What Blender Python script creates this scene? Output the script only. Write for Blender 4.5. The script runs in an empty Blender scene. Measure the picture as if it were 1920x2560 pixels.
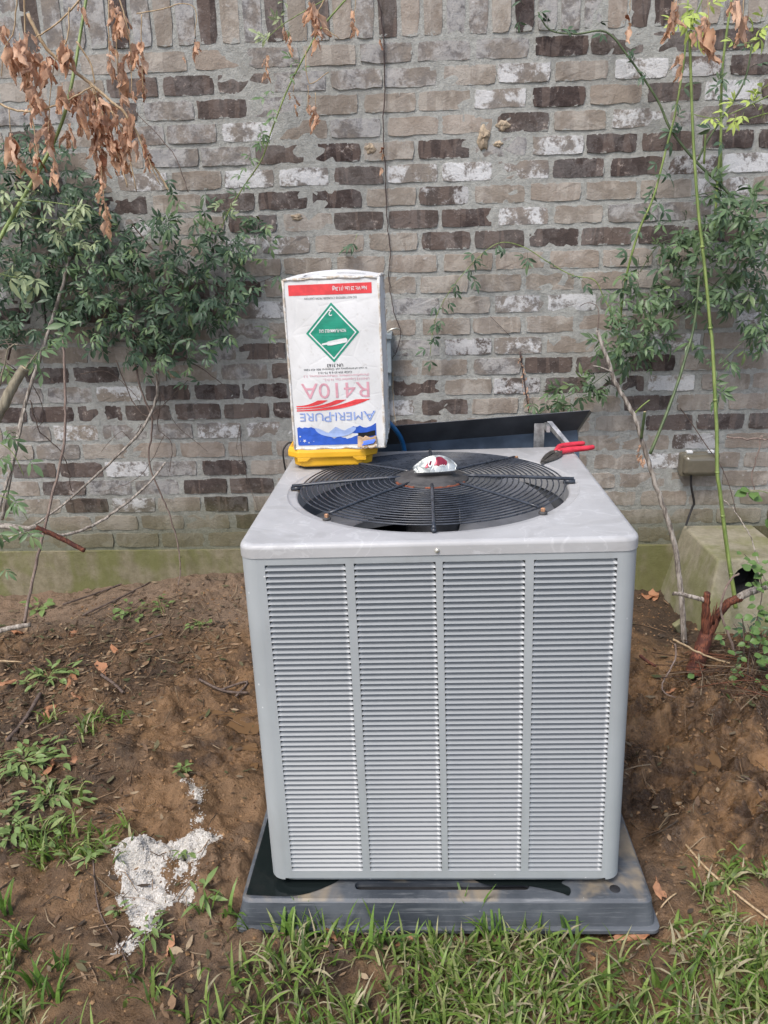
import bpy, math, random
import numpy as np
from mathutils import Vector, Matrix
random.seed(7)
rng = np.random.default_rng(11)
SC = bpy.context.scene
COL = SC.collection
PI = math.pi

# ---------------------------------------------------------------- camera
CAM = Vector((-0.0395, -1.4806, 1.501))
PITCH, ROLL, YAW, FPX = 0.3224, -0.0287, 0.0501, 2017.06
_m = Matrix.Rotation(YAW, 3, 'Z') @ Matrix.Rotation(-PITCH, 3, 'X')
_r, FWD, _u = _m @ Vector((1, 0, 0)), _m @ Vector((0, 1, 0)), _m @ Vector((0, 0, 1))
RGT = math.cos(ROLL) * _r + math.sin(ROLL) * _u
UPV = -math.sin(ROLL) * _r + math.cos(ROLL) * _u
cd = bpy.data.cameras.new('camera')
cd.sensor_fit = 'VERTICAL'; cd.sensor_height = 24.0
cd.lens = FPX / 2560 * 24.0
cd.clip_start = 0.05; cd.clip_end = 500
cam = bpy.data.objects.new('camera', cd); COL.objects.link(cam)
cam.matrix_world = Matrix(((RGT.x, UPV.x, -FWD.x, CAM.x), (RGT.y, UPV.y, -FWD.y, CAM.y), (RGT.z, UPV.z, -FWD.z, CAM.z), (0, 0, 0, 1)))
SC.camera = cam

# ---------------------------------------------------------------- light: bright veiled sun behind the viewer's left shoulder
SUN_EL, SUN_AZ = math.radians(56), math.radians(212)      # azimuth clockwise from +Y
wd = bpy.data.worlds.new('World'); SC.world = wd; wd.use_nodes = True
wn = wd.node_tree; wn.nodes.clear()
sky = wn.nodes.new('ShaderNodeTexSky'); sky.sky_type = 'NISHITA'; sky.sun_disc = False
sky.sun_elevation = SUN_EL; sky.sun_rotation = SUN_AZ
sky.air_density = 1.0; sky.dust_density = 3.0; sky.ozone_density = 1.0
bg = wn.nodes.new('ShaderNodeBackground'); bg.inputs['Strength'].default_value = 0.14
wo = wn.nodes.new('ShaderNodeOutputWorld')
wn.links.new(sky.outputs[0], bg.inputs[0]); wn.links.new(bg.outputs[0], wo.inputs[0])
sd = bpy.data.lights.new('sun', 'SUN'); sd.energy = 1.5; sd.angle = math.radians(16); sd.color = (1.0, 0.975, 0.95)
sun = bpy.data.objects.new('sun', sd); COL.objects.link(sun)
sdir = Vector((math.sin(SUN_AZ) * math.cos(SUN_EL), math.cos(SUN_AZ) * math.cos(SUN_EL), math.sin(SUN_EL)))
sun.rotation_euler = sdir.to_track_quat('Z', 'Y').to_euler()
SC.view_settings.view_transform = 'Standard'; SC.view_settings.look = 'None'
SC.view_settings.gamma = 1.0; SC.view_settings.use_curve_mapping = False
SC.view_settings.exposure = 0.68
SC.render.engine = 'CYCLES'
SC.cycles.use_denoising = True
SC.cycles.max_bounces = 6; SC.cycles.transparent_max_bounces = 8
SC.cycles.sample_clamp_indirect = 6

# ---------------------------------------------------------------- helpers
def at(u, v, y):
    """point on the vertical plane at depth y seen at photo pixel (u, v)"""
    d = FWD + RGT * ((u - 960) / FPX) - UPV * ((v - 1280) / FPX)
    return CAM + d * ((y - CAM.y) / d.y)
def atz(u, v, z):
    d = FWD + RGT * ((u - 960) / FPX) - UPV * ((v - 1280) / FPX)
    return CAM + d * ((z - CAM.z) / d.z)
def project(p):
    d = Vector(p) - CAM; z = d.dot(FWD)
    return 960 + FPX * d.dot(RGT) / z, 1280 - FPX * d.dot(UPV) / z

class MB:
    """collects geometry for one mesh"""
    def __init__(s): s.v = []; s.f = []; s.c = []; s.sm = []
    def add(s, verts, faces, col=None, smooth=False):
        o = len(s.v); s.v += [tuple(p) for p in verts]
        for f in faces:
            s.f.append([i + o for i in f]); s.sm.append(smooth)
        if col is not None: s.c += [col] * len(verts)
        return s
    def box(s, a, b, M=None, col=None):
        (x0, y0, z0), (x1, y1, z1) = a, b
        P = [(x0,y0,z0),(x1,y0,z0),(x1,y1,z0),(x0,y1,z0),(x0,y0,z1),(x1,y0,z1),(x1,y1,z1),(x0,y1,z1)]
        if M: P = [M @ Vector(p) for p in P]
        return s.add(P, [(0,3,2,1),(4,5,6,7),(0,1,5,4),(1,2,6,5),(2,3,7,6),(3,0,4,7)], col)
    def prism(s, poly, z0, z1, M=None, bev=0):
        """polygon in xy extruded in z, optional bevel of the top rim"""
        n = len(poly); rings = [(poly, z0)]
        if bev:
            c = np.mean(np.array(poly), axis=0)
            q = []
            for x, y in poly:
                d = np.array((x, y)) - c; L = np.linalg.norm(d); q.append(tuple(c + d * (1 - bev * 1.2 / L)))
            rings += [(poly, z1 - bev), (q, z1)]
        else: rings += [(poly, z1)]
        P = [Vector((x, y, z)) for pl, z in rings for x, y in pl]
        if M: P = [M @ p for p in P]
        F = []
        for k in range(len(rings) - 1):
            for i in range(n):
                j = (i + 1) % n; F.append((k*n+i, k*n+j, (k+1)*n+j, (k+1)*n+i))
        F.append(tuple(range(n - 1, -1, -1))); F.append(tuple((len(rings)-1)*n + i for i in range(n)))
        return s.add(P, F)
    def tube(s, pts, rad, n=6, col=None, caps=True, smooth=True):
        pts = [Vector(p) for p in pts]; m = len(pts)
        if not hasattr(rad, '__len__'): rad = [rad] * m
        P = []; ref = Vector((0.31, 0.2, 0.93))
        for i, p in enumerate(pts):
            t = (pts[min(i+1, m-1)] - pts[max(i-1, 0)])
            t = t.normalized() if t.length > 1e-9 else Vector((0, 0, 1))
            a = t.cross(ref)
            if a.length < 1e-3: a = t.cross(Vector((1, 0, 0)))
            a.normalize(); b = t.cross(a); ref = a.cross(t) if abs(a.cross(t).dot(t)) < .9 else ref
            for k in range(n):
                g = 2 * PI * k / n
                P.append(p + (a * math.cos(g) + b * math.sin(g)) * rad[i])
        F = [(i*n+k, i*n+(k+1) % n, (i+1)*n+(k+1) % n, (i+1)*n+k) for i in range(m-1) for k in range(n)]
        if caps: F += [tuple(range(n-1, -1, -1)), tuple((m-1)*n+k for k in range(n))]
        return s.add(P, F, col, smooth)
    def lathe(s, prof, n=32, c=(0, 0, 0), a0=0, a1=2*PI, smooth=True, col=None):
        """profile of (r, z) about a vertical axis through c"""
        closed = abs(a1 - a0 - 2*PI) < 1e-6; k = n if closed else n + 1
        P = []
        for i in range(k):
            g = a0 + (a1 - a0) * i / n
            for r, z in prof: P.append((c[0] + r*math.cos(g), c[1] + r*math.sin(g), c[2] + z))
        m = len(prof); F = []
        for i in range(n):
            j = (i + 1) % k
            for q in range(m - 1): F.append((i*m+q, j*m+q, j*m+q+1, i*m+q+1))
        return s.add(P, F, col, smooth)
    def torus(s, R, r, c, n=48, m=6, zf=None):
        P = []; F = []
        for i in range(n):
            g = 2*PI*i/n
            for k in range(m):
                h = 2*PI*k/m; rr = R + r*math.cos(h)
                P.append((c[0]+rr*math.cos(g), c[1]+rr*math.sin(g), c[2]+r*math.sin(h)))
        for i in range(n):
            for k in range(m):
                F.append((i*m+k, ((i+1) % n)*m+k, ((i+1) % n)*m+(k+1) % m, i*m+(k+1) % m))
        return s.add(P, F, None, True)
    def grid(s, fn, nu, nv, col=None, smooth=True):
        P = [fn(i/nu, j/nv) for j in range(nv+1) for i in range(nu+1)]
        F = [(j*(nu+1)+i, j*(nu+1)+i+1, (j+1)*(nu+1)+i+1, (j+1)*(nu+1)+i) for j in range(nv) for i in range(nu)]
        return s.add(P, F, col, smooth)
    def mesh(s, name, off=(0, 0, 0)):
        me = bpy.data.meshes.new(name)
        V = np.array(s.v, dtype=float).reshape(-1, 3) - np.array(off)
        me.from_pydata(V.tolist(), [], s.f)
        me.polygons.foreach_set('use_smooth', s.sm)
        if s.c:
            ca = me.color_attributes.new('tint', 'FLOAT_COLOR', 'POINT')
            ca.data.foreach_set('color', np.array([(*c, 1) for c in s.c], dtype=np.float32).ravel())
        me.update(); return me

def obj(name, mesh, mat=None, parent=None, off=None):
    if isinstance(mesh, MB):
        if off is None: off = parent.location if (parent is not None and parent.get('_world')) else (0, 0, 0)
        mesh = mesh.mesh(name, off)
    o = bpy.data.objects.new(name, mesh); COL.objects.link(o)
    if parent is not None: o.parent = parent
    if mat is not None and not mesh.materials: mesh.materials.append(mat)
    return o
def tag(o, label, cat=None, group=None, kind=None):
    o['label'] = label
    if cat: o['category'] = cat
    if group: o['group'] = group
    if kind: o['kind'] = kind
    return o
def thing(name, label, cat, loc=(0, 0, 0), group=None, rot=None):
    """Empty at the thing's base; with no rotation its parts may be given in world coordinates"""
    o = bpy.data.objects.new(name, None); COL.objects.link(o)
    o.location = loc; o.empty_display_size = 0.05
    if rot is not None: o.rotation_euler = rot.to_euler()
    else: o['_world'] = True
    return tag(o, label, cat, group)
def smooth_path(pts, k=6):
    P = [Vector(p) for p in pts]
    if len(P) < 3: return [P[0].lerp(P[-1], i/k) for i in range(k+1)]
    out = []
    for i in range(len(P)-1):
        p0, p1, p2, p3 = P[max(i-1, 0)], P[i], P[i+1], P[min(i+2, len(P)-1)]
        for j in range(k):
            t = j/k
            out.append(.5*((2*p1)+(p2-p0)*t+(2*p0-5*p1+4*p2-p3)*t*t+(3*p1-p0-3*p2+p3)*t**3))
    out.append(P[-1]); return out
def bevel(o, w=0.004, seg=2, ang=30):
    m = o.modifiers.new('bevel', 'BEVEL'); m.width = w; m.segments = seg; m.limit_method = 'ANGLE'; m.angle_limit = math.radians(ang)
    return o
def _hash(ix, iy, seed):
    h = (ix.astype(np.int64)*374761393 + iy.astype(np.int64)*668265263 + seed*2147483647) & 0xffffffff
    h = ((h ^ (h >> 13)) * 1274126177) & 0xffffffff
    return ((h ^ (h >> 16)) & 0xffff) / 65535.0
def vnoise(x, y, seed=0):
    x = np.asarray(x, float); y = np.asarray(y, float)
    ix = np.floor(x); iy = np.floor(y); fx = x-ix; fy = y-iy
    fx = fx*fx*(3-2*fx); fy = fy*fy*(3-2*fy)
    a = _hash(ix, iy, seed); b = _hash(ix+1, iy, seed); c = _hash(ix, iy+1, seed); d = _hash(ix+1, iy+1, seed)
    return (a*(1-fx)+b*fx)*(1-fy)+(c*(1-fx)+d*fx)*fy
def fbm(x, y, o=4, seed=0, g=.5):
    t = 0; a = 1; n = 0
    for i in range(o):
        t = t + a*vnoise(x*2**i, y*2**i, seed+i*17); n += a; a *= g
    return t/n
def sstep(a, b, x):
    t = np.clip((x-a)/(b-a), 0, 1); return t*t*(3-2*t)

# ---------------------------------------------------------------- materials
class NT:
    def __init__(s, name):
        s.m = bpy.data.materials.new(name); s.m.use_nodes = True
        s.t = s.m.node_tree; s.t.nodes.clear()
        s.out = s.n('ShaderNodeOutputMaterial'); s.b = s.n('ShaderNodeBsdfPrincipled')
        s.l(s.b.outputs[0], s.out.inputs[0]); s._geo = None
    def n(s, t, **k):
        q = s.t.nodes.new(t)
        for a, b in k.items(): setattr(q, a, b)
        return q
    def l(s, a, b): s.t.links.new(a, b)
    def put(s, sock, val):
        if hasattr(val, 'is_output'): s.l(val, sock)
        elif isinstance(val, (tuple, list)) and len(val) == 3 and sock.type == 'RGBA': sock.default_value = (*val, 1)
        else: sock.default_value = val
    def set(s, **k):
        for a, b in k.items(): s.put(s.b.inputs[a.replace('_', ' ')], b)
        return s
    def geo(s):
        if s._geo is None: s._geo = s.n('ShaderNodeNewGeometry')
        return s._geo
    def pos(s): return s.geo().outputs['Position']
    def objc(s): return s.n('ShaderNodeTexCoord').outputs['Object']
    def island(s): return s.geo().outputs['Random Per Island']
    def info(s, k): return s.n('ShaderNodeObjectInfo').outputs[k]
    def attr(s, name): return s.n('ShaderNodeAttribute', attribute_name=name).outputs['Color']
    def vm(s, op, a, b):
        q = s.n('ShaderNodeVectorMath', operation=op); s.put(q.inputs[0], a); s.put(q.inputs[1], b); return q.outputs[0]
    def ma(s, op, a, b=0.5, c=0.5, clamp=False):
        q = s.n('ShaderNodeMath', operation=op); q.use_clamp = clamp
        s.put(q.inputs[0], a); s.put(q.inputs[1], b); s.put(q.inputs[2], c); return q.outputs[0]
    def noise(s, vec, scale, detail=4, rough=.55, dist=0, out=0):
        q = s.n('ShaderNodeTexNoise'); s.put(q.inputs['Vector'], vec); q.inputs['Scale'].default_value = scale
        q.inputs['Detail'].default_value = detail; q.inputs['Roughness'].default_value = rough; q.inputs['Distortion'].default_value = dist
        return q.outputs[out]
    def voro(s, vec, scale, feature='F1', out=0):
        q = s.n('ShaderNodeTexVoronoi', feature=feature); s.put(q.inputs['Vector'], vec); q.inputs['Scale'].default_value = scale
        return q.outputs[out]
    def step(s, x, a, b, lo=0., hi=1.):
        q = s.n('ShaderNodeMapRange', interpolation_type='SMOOTHSTEP'); s.put(q.inputs[0], x)
        s.put(q.inputs[1], a); s.put(q.inputs[2], b); q.inputs[3].default_value = lo; q.inputs[4].default_value = hi
        return q.outputs[0]
    def mix(s, f, a, b, mode='MIX'):
        q = s.n('ShaderNodeMix', data_type='RGBA', blend_type=mode)
        s.put(q.inputs[0], f); s.put(q.inputs[6], a); s.put(q.inputs[7], b); return q.outputs[2]
    def sep(s, c):
        q = s.n('ShaderNodeSeparateColor'); s.l(c, q.inputs[0]); return q.outputs
    def xyz(s, v):
        q = s.n('ShaderNodeSeparateXYZ'); s.l(v, q.inputs[0]); return q.outputs
    def scale(s, v, sc):
        return s.vm('MULTIPLY', v, sc)
    def bump(s, h, strength=.5, dist=.005, prev=None):
        q = s.n('ShaderNodeBump'); q.inputs['Strength'].default_value = strength; q.inputs['Distance'].default_value = dist
        s.l(h, q.inputs['Height'])
        if prev is not None: s.l(prev, q.inputs['Normal'])
        s.l(q.outputs[0], s.b.inputs['Normal']); return q.outputs[0]
    def translucent(s, f, col):
        tr = s.n('ShaderNodeBsdfTranslucent'); s.put(tr.inputs[0], col)
        mx = s.n('ShaderNodeMixShader'); mx.inputs[0].default_value = f
        s.l(s.b.outputs[0], mx.inputs[1]); s.l(tr.outputs[0], mx.inputs[2]); s.l(mx.outputs[0], s.out.inputs[0])

def simple(name, col, rough=.5, metal=0., var=.12, scale=30, bump=0., bscale=200, bdist=.001, obj_space=True, spec=.5):
    t = NT(name); v = t.objc() if obj_space else t.pos()
    n = t.noise(v, scale, 5, .6)
    dark = tuple(c*(1-var) for c in col); lite = tuple(min(1, c*(1+var)) for c in col)
    t.set(Base_Color=t.mix(t.step(n, .35, .65), dark, lite), Roughness=t.step(n, .3, .7, max(0, rough-.06), min(1, rough+.08)), Metallic=metal)
    t.b.inputs['Specular IOR Level'].default_value = spec
    if bump: t.bump(t.noise(v, bscale, 4), bump, bdist)
    return t.m

M = {}
# painted sheet metal of the cabinet: light grey, with runs of grime and chalky specks
def m_cabinet(name, col, rough, grime):
    t = NT(name); v = t.objc()
    n1 = t.noise(v, 3.5, 5, .6, .4); n2 = t.noise(t.scale(v, (9, 9, 1.6)), 3, 4, .6); n3 = t.noise(v, 60, 3, .6)
    base = t.mix(t.step(n1, .35, .7), tuple(c*.93 for c in col), tuple(c*1.05 for c in col))
    base = t.mix(t.ma('MULTIPLY', t.step(n2, .5, .72), grime), base, (.26, .255, .235))
    sp = t.step(t.voro(v, 26), .075, .045); sp = t.ma('MULTIPLY', sp, t.step(t.noise(v, 7, 2), .52, .58))
    base = t.mix(t.ma('MULTIPLY', sp, .75), base, (.72, .72, .70))
    t.set(Base_Color=base, Roughness=t.step(n1, .3, .7, rough-.05, rough+.1))
    t.bump(n3, .05, .0006)
    return t.m
M['cabinet'] = m_cabinet('cabinet_paint', (.365, .388, .392), .42, .18)
def m_lid():
    t = NT('lid_paint'); v = t.objc()
    n1 = t.noise(v, 3, 6, .62, .8); n2 = t.noise(v, 16, 6, .7, .5); n3 = t.noise(v, 90, 3, .6)
    base = t.mix(t.step(n1, .32, .68), (.375, .373, .368), (.465, .463, .458))
    y = t.xyz(v)[1]
    # dust and old water marks gather towards the rear edge, with blotchy limits
    back = t.ma('MULTIPLY', t.step(t.ma('ADD', y, t.ma('MULTIPLY', n2, .35)), .44, .60), .75)
    base = t.mix(back, base, t.mix(t.step(n2, .4, .62), (.20, .19, .18), (.33, .32, .31)))
    base = t.mix(t.ma('MULTIPLY', t.step(n2, .60, .70), .5), base, (.60, .60, .60))
    mark = t.noise(v, 6.5, 3, .5, 1.6); ringm = t.ma('MULTIPLY', t.step(t.ma('ABSOLUTE', t.ma('SUBTRACT', mark, .52)), .012, .003), .30)
    base = t.mix(ringm, base, (.60, .60, .59))
    base = t.mix(t.ma('MULTIPLY', t.step(mark, .56, .62), .22), base, (.27, .265, .25))
    t.set(Base_Color=base, Roughness=t.step(n2, .3, .7, .34, .58)); t.bump(n3, .06, .0006)
    return t.m
M['lid'] = m_lid()
M['louver'] = simple('louver_shaded_paint', (.290, .305, .312), .36, 0, .06, 4)  # same paint as the cabinet, darkened so louvre shade sits in the colour
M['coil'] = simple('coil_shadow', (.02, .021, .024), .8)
M['wire'] = simple('guard_wire', (.040, .046, .058), .30, .0, .3, 40)
M['darkmetal'] = simple('dark_metal', (.045, .046, .05), .5, .3, .3, 25)
M['blade'] = simple('fan_blade', (.15, .155, .165), .45, .1, .25, 8)
M['shroud'] = simple('shroud_metal', (.20, .21, .225), .45, .1, .25, 6)
M['hub'] = simple('hub_plate', (.055, .052, .05), .62, 0, .35, 30, .2)
M['rust'] = simple('rusty_steel', (.18, .055, .028), .85, 0, .5, 60, .4)
M['copperbolt'] = simple('weathered_bolt', (.55, .30, .17), .5, .5, .3, 120)
M['zinc'] = simple('zinc_screw', (.62, .60, .53), .38, .7, .2, 200)
M['galv'] = simple('galvanized_steel', (.42, .42, .41), .42, .75, .3, 40)
M['paneldark'] = simple('panel_shaded_tone', (.075, .080, .090), .42, 0, .3, 6)  # shade of the downward-facing flanges put into the base colour
M['panelblue'] = simple('panel_blue_reflection', (.10, .135, .185), .38, .2, .35, 5)  # bluish reflection on the back sheet painted as base colour
M['sticker'] = simple('faded_sticker', (.24, .245, .23), .6, 0, .15, 20)
M['rubber'] = simple('black_rubber', (.015, .015, .016), .6, 0, .2, 30)
M['yellow'] = simple('yellow_plastic', (.80, .43, .022), .42, 0, .06, 12, .05, 500)
M['blackplastic'] = simple('black_plastic', (.02, .02, .022), .5, 0, .2, 40)
M['hose'] = simple('blue_hose', (.012, .11, .27), .35, 0, .2, 30)
M['redgrip'] = simple('red_grip', (.62, .035, .06), .38, 0, .12, 60)
M['steel'] = simple('dull_steel', (.14, .125, .11), .45, .8, .4, 80, .2)
M['greybox'] = simple('grey_enamel', (.23, .27, .29), .45, 0, .12, 8)
M['redink'] = simple('red_ink', (.72, .055, .06), .55, 0, .10, 60)
M['pinkink'] = simple('pink_ink', (.66, .34, .39), .6, 0, .10, 60)
M['blueink'] = simple('blue_ink', (.03, .11, .52), .5, 0, .12, 50)
M['lightblueink'] = simple('light_blue_ink', (.36, .47, .74), .55, 0, .08, 50)
M['greenink'] = simple('green_ink', (.012, .27, .17), .5, 0, .12, 60)
M['blackink'] = simple('black_ink', (.05, .05, .055), .6, 0, .2, 60)
M['whiteink'] = simple('white_ink', (.76, .76, .74), .55, 0, .04, 60)
M['cardboard'] = simple('raw_cardboard', (.42, .29, .18), .85, 0, .2, 40, .2)
M['void'] = simple('dark_hole', (.008, .008, .009), .9)
M['cordblack'] = simple('black_cord', (.018, .016, .016), .5, 0, .3, 60)
M['mudnest'] = simple('dried_mud', (.36, .285, .20), .95, 0, .3, 90, .6, 120, .004)

def m_carton():
    t = NT('carton_board'); v = t.objc()
    n1 = t.noise(v, 9, 5, .6); n2 = t.noise(v, 45, 4, .65)
    base = t.mix(t.step(n1, .35, .7), (.66, .655, .635), (.78, .775, .76))
    base = t.mix(t.ma('MULTIPLY', t.step(n2, .60, .72), .35), base, (.45, .41, .36))
    cr = t.voro(v, 13, 'DISTANCE_TO_EDGE')
    h = t.ma('ADD', t.ma('MULTIPLY', n1, 1.6), t.step(cr, 0, .05, 0, .25))
    t.set(Base_Color=base, Roughness=.62); t.bump(h, .16, .006)
    return t.m
M['carton'] = m_carton()
def m_cartonedge():
    t = NT('worn_carton_edge'); v = t.objc(); n = t.noise(v, 60, 5, .7)
    t.set(Base_Color=t.mix(t.step(n, .4, .6), (.70, .69, .66), (.50, .43, .34)), Roughness=.8); t.bump(n, .5, .004); return t.m
M['cartonedge'] = m_cartonedge()

def m_can():
    t = NT('crushed_can'); v = t.objc(); n = t.noise(v, 38, 4, .6); w = t.voro(v, 55, 'DISTANCE_TO_EDGE')
    t.set(Base_Color=t.mix(t.step(n, .4, .6), (.30, .315, .30), (.52, .54, .52)), Metallic=.45, Roughness=.38)
    t.bump(t.ma('ADD', n, t.step(w, 0, .12, 0, .4)), .3, .003); return t.m
M['can'] = m_can()
M['canred'] = simple('maroon_print', (.24, .022, .045), .35, .35, .1, 40)

def m_pad():
    t = NT('pad_plastic'); v = t.objc(); x, y, z = t.xyz(v)
    n1 = t.noise(v, 5, 6, .6, .3); n2 = t.noise(t.scale(v, (3, 14, 60)), 3, 5, .7); n3 = t.noise(v, 70, 4, .6)
    base = t.mix(t.step(n1, .35, .65), (.046, .054, .065), (.108, .119, .132))
    base = t.mix(t.ma('MULTIPLY', t.step(n2, .5, .7), .55), base, (.23, .24, .245))
    # dried tan silt left on the top face
    silt = t.ma('MULTIPLY', t.step(z, -.006, -.002), t.step(t.noise(v, 4.5, 4, .6, .8), .46, .60))
    base = t.mix(t.ma('MULTIPLY', silt, .8), base, t.mix(n3, (.26, .205, .135), (.34, .275, .185)))
    sp = t.ma('MULTIPLY', t.step(t.voro(v, 45), .06, .03), t.step(t.noise(v, 9, 2), .5, .6))
    base = t.mix(sp, base, (.55, .55, .53))
    t.set(Base_Color=base, Roughness=t.step(n1, .3, .7, .42, .66)); t.bump(t.ma('ADD', n2, n3), .25, .002); return t.m
M['pad'] = m_pad()
def m_water():
    t = NT('still_water'); t.set(Base_Color=(.010, .014, .014), Roughness=.03, IOR=1.33)
    t.b.inputs['Specular IOR Level'].default_value = .5
    t.bump(t.noise(t.pos(), 25, 2), .03, .002); return t.m
M['water'] = m_water()
def m_mudwater():
    t = NT('muddy_water'); n = t.noise(t.pos(), 14, 4, .6)
    t.set(Base_Color=t.mix(n, (.13, .075, .035), (.20, .12, .06)), Roughness=.10, IOR=1.33); t.bump(t.noise(t.pos(), 30, 2), .08, .002); return t.m
M['mudwater'] = m_mudwater()

# bricks: r = how dark, g = how white-washed, b = how grey, alpha = own random
def m_brick(name, from_attr):
    t = NT(name)
    if from_attr:
        a = t.n('ShaderNodeAttribute', attribute_name='tint'); c = a.outputs['Color']; rnd = t.island()
    else:
        oi = t.n('ShaderNodeObjectInfo'); c = oi.outputs['Color']; rnd = oi.outputs['Random']
    D, Wt, G = t.sep(c)[:3]
    off = t.n('ShaderNodeCombineXYZ'); s9 = t.ma('MULTIPLY', rnd, 37.0)
    for i in range(3): t.l(s9, off.inputs[i])
    p = t.vm('ADD', t.pos(), off.outputs[0]); P0 = t.pos()
    nl = t.noise(p, 7, 5, .65, .3); nm = t.noise(p, 24, 6, .7, .3); nf = t.noise(p, 130, 4, .65)
    bands = t.noise(t.scale(p, (16, 1, 2.2)), 1.0, 3, .55, .6)
    tan = t.mix(t.step(nl, .42, .56), (.275, .236, .194), (.395, .352, .300))
    tan = t.mix(t.ma('MULTIPLY', t.step(nm, .54, .58), .35), tan, (.22, .178, .142))
    tan = t.mix(t.ma('MULTIPLY', t.step(bands, .50, .56), .45), tan, (.205, .168, .136))
    tan = t.mix(t.ma('MULTIPLY', t.step(rnd, .55, .95), .35), tan, (.34, .272, .22))
    grey = t.mix(t.step(nm, .38, .60), (.145, .142, .145), (.32, .305, .285))
    base = t.mix(t.ma('MULTIPLY', G, t.step(nl, .25, .6), clamp=True), tan, grey)
    dk = t.mix(t.step(nm, .3, .7), (.042, .031, .029), (.085, .062, .055))
    dk = t.mix(t.ma('MULTIPLY', t.step(bands, .51, .54), .8), dk, (.125, .092, .078))
    dk = t.mix(t.step(nm, .60, .66), dk, (.26, .205, .17))
    dmask = t.ma('MULTIPLY', t.step(t.ma('ADD', nl, t.ma('MULTIPLY', nm, .35)), .37, .47), D)
    base = t.mix(dmask, base, dk)
    wn_ = t.ma('ADD', t.ma('MULTIPLY', nl, .6), t.ma('MULTIPLY', nm, .5))
    wmask = t.ma('MULTIPLY', t.step(t.ma('ADD', wn_, t.ma('MULTIPLY', nf, .16)), .585, .68), Wt)
    wmask = t.ma('ADD', wmask, t.ma('MULTIPLY', t.step(nm, .64, .70), .30), clamp=True)
    base = t.mix(wmask, base, t.mix(nf, (.50, .50, .49), (.76, .76, .76)))
    base = t.mix(t.ma('MULTIPLY', t.step(nf, .62, .72), .35), base, (.45, .43, .40))
    if not from_attr:                            # mortar smeared over the worn arrises
        gx, gy, gz_ = t.xyz(t.n('ShaderNodeTexCoord').outputs['Generated'])
        ex = t.ma('MULTIPLY', t.ma('MINIMUM', gx, t.ma('SUBTRACT', 1., gx)), 2.8); ez = t.ma('MINIMUM', gz_, t.ma('SUBTRACT', 1., gz_))
        ee = t.ma('SUBTRACT', t.ma('MINIMUM', ex, ez), t.ma('MULTIPLY', t.step(nm, .42, .68), .16))
        base = t.mix(t.step(ee, .0, -.03), base, t.mix(nf, (.31, .31, .285), (.41, .41, .38)))
    # green film of algae on the lowest courses
    z = t.xyz(P0)[2]; x = t.xyz(P0)[0]
    alg = t.ma('MULTIPLY', t.step(t.ma('ADD', z, t.ma('MULTIPLY', t.noise(P0, 3.2, 4, .6), .34)), .74, .44), .72)
    base = t.mix(alg, base, t.mix(nm, (.075, .075, .030), (.155, .145, .070)))
    t.set(Base_Color=base, Roughness=.88); t.b.inputs['Specular IOR Level'].default_value = .25
    b1 = t.bump(t.ma('ADD', nm, t.ma('MULTIPLY', nf, .5)), .75, .006)
    return t.m
M['brick'] = m_brick('old_brick', False); M['brickmass'] = m_brick('old_brick_mass', True)
def m_mortar():
    t = NT('mortar'); v = t.pos(); n1 = t.noise(v, 5, 4, .6); n2 = t.noise(v, 60, 5, .7); n3 = t.noise(v, 220, 3, .6)
    base = t.mix(t.step(n2, .35, .65), (.30, .30, .275), (.40, .40, .37))
    base = t.mix(t.ma('MULTIPLY', t.step(n1, .5, .7), .4), base, (.25, .24, .215))
    z = t.xyz(v)[2]
    alg = t.ma('MULTIPLY', t.step(t.ma('ADD', z, t.ma('MULTIPLY', t.noise(v, 3.2, 4, .6), .34)), .74, .44), .7)
    base = t.mix(alg, base, (.12, .12, .06))
    t.set(Base_Color=base, Roughness=.95); t.b.inputs['Specular IOR Level'].default_value = .2
    t.bump(t.ma('ADD', n2, t.ma('MULTIPLY', n3, .4)), .8, .006); return t.m
M['mortar'] = m_mortar()
def m_mossconcrete(name, a, b, green, amount):
    t = NT(name); v = t.pos(); n1 = t.noise(v, 4, 5, .6, .4); n2 = t.noise(v, 28, 5, .7); n3 = t.noise(v, 150, 3)
    streak = t.noise(t.scale(v, (14, 14, 1.5)), 1, 4, .6)
    base = t.mix(t.step(n2, .3, .7), a, b)
    base = t.mix(t.ma('MULTIPLY', t.step(t.ma('ADD', n1, t.ma('MULTIPLY', streak, .5)), .62, .86), amount), base, t.mix(n2, green, tuple(c*1.5 for c in green)))
    base = t.mix(t.ma('MULTIPLY', t.step(n2, .66, .72), .5), base, (.06, .05, .04))
    t.set(Base_Color=base, Roughness=.92); t.b.inputs['Specular IOR Level'].default_value = .2
    t.bump(t.ma('ADD', n2, n3), .5, .004); return t.m
M['foundation'] = m_mossconcrete('mossy_foundation', (.19, .165, .105), (.285, .25, .17), (.125, .130, .045), .8)
M['block'] = m_mossconcrete('mossy_cast_concrete', (.25, .225, .155), (.345, .315, .23), (.145, .15, .06), .7)

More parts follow.
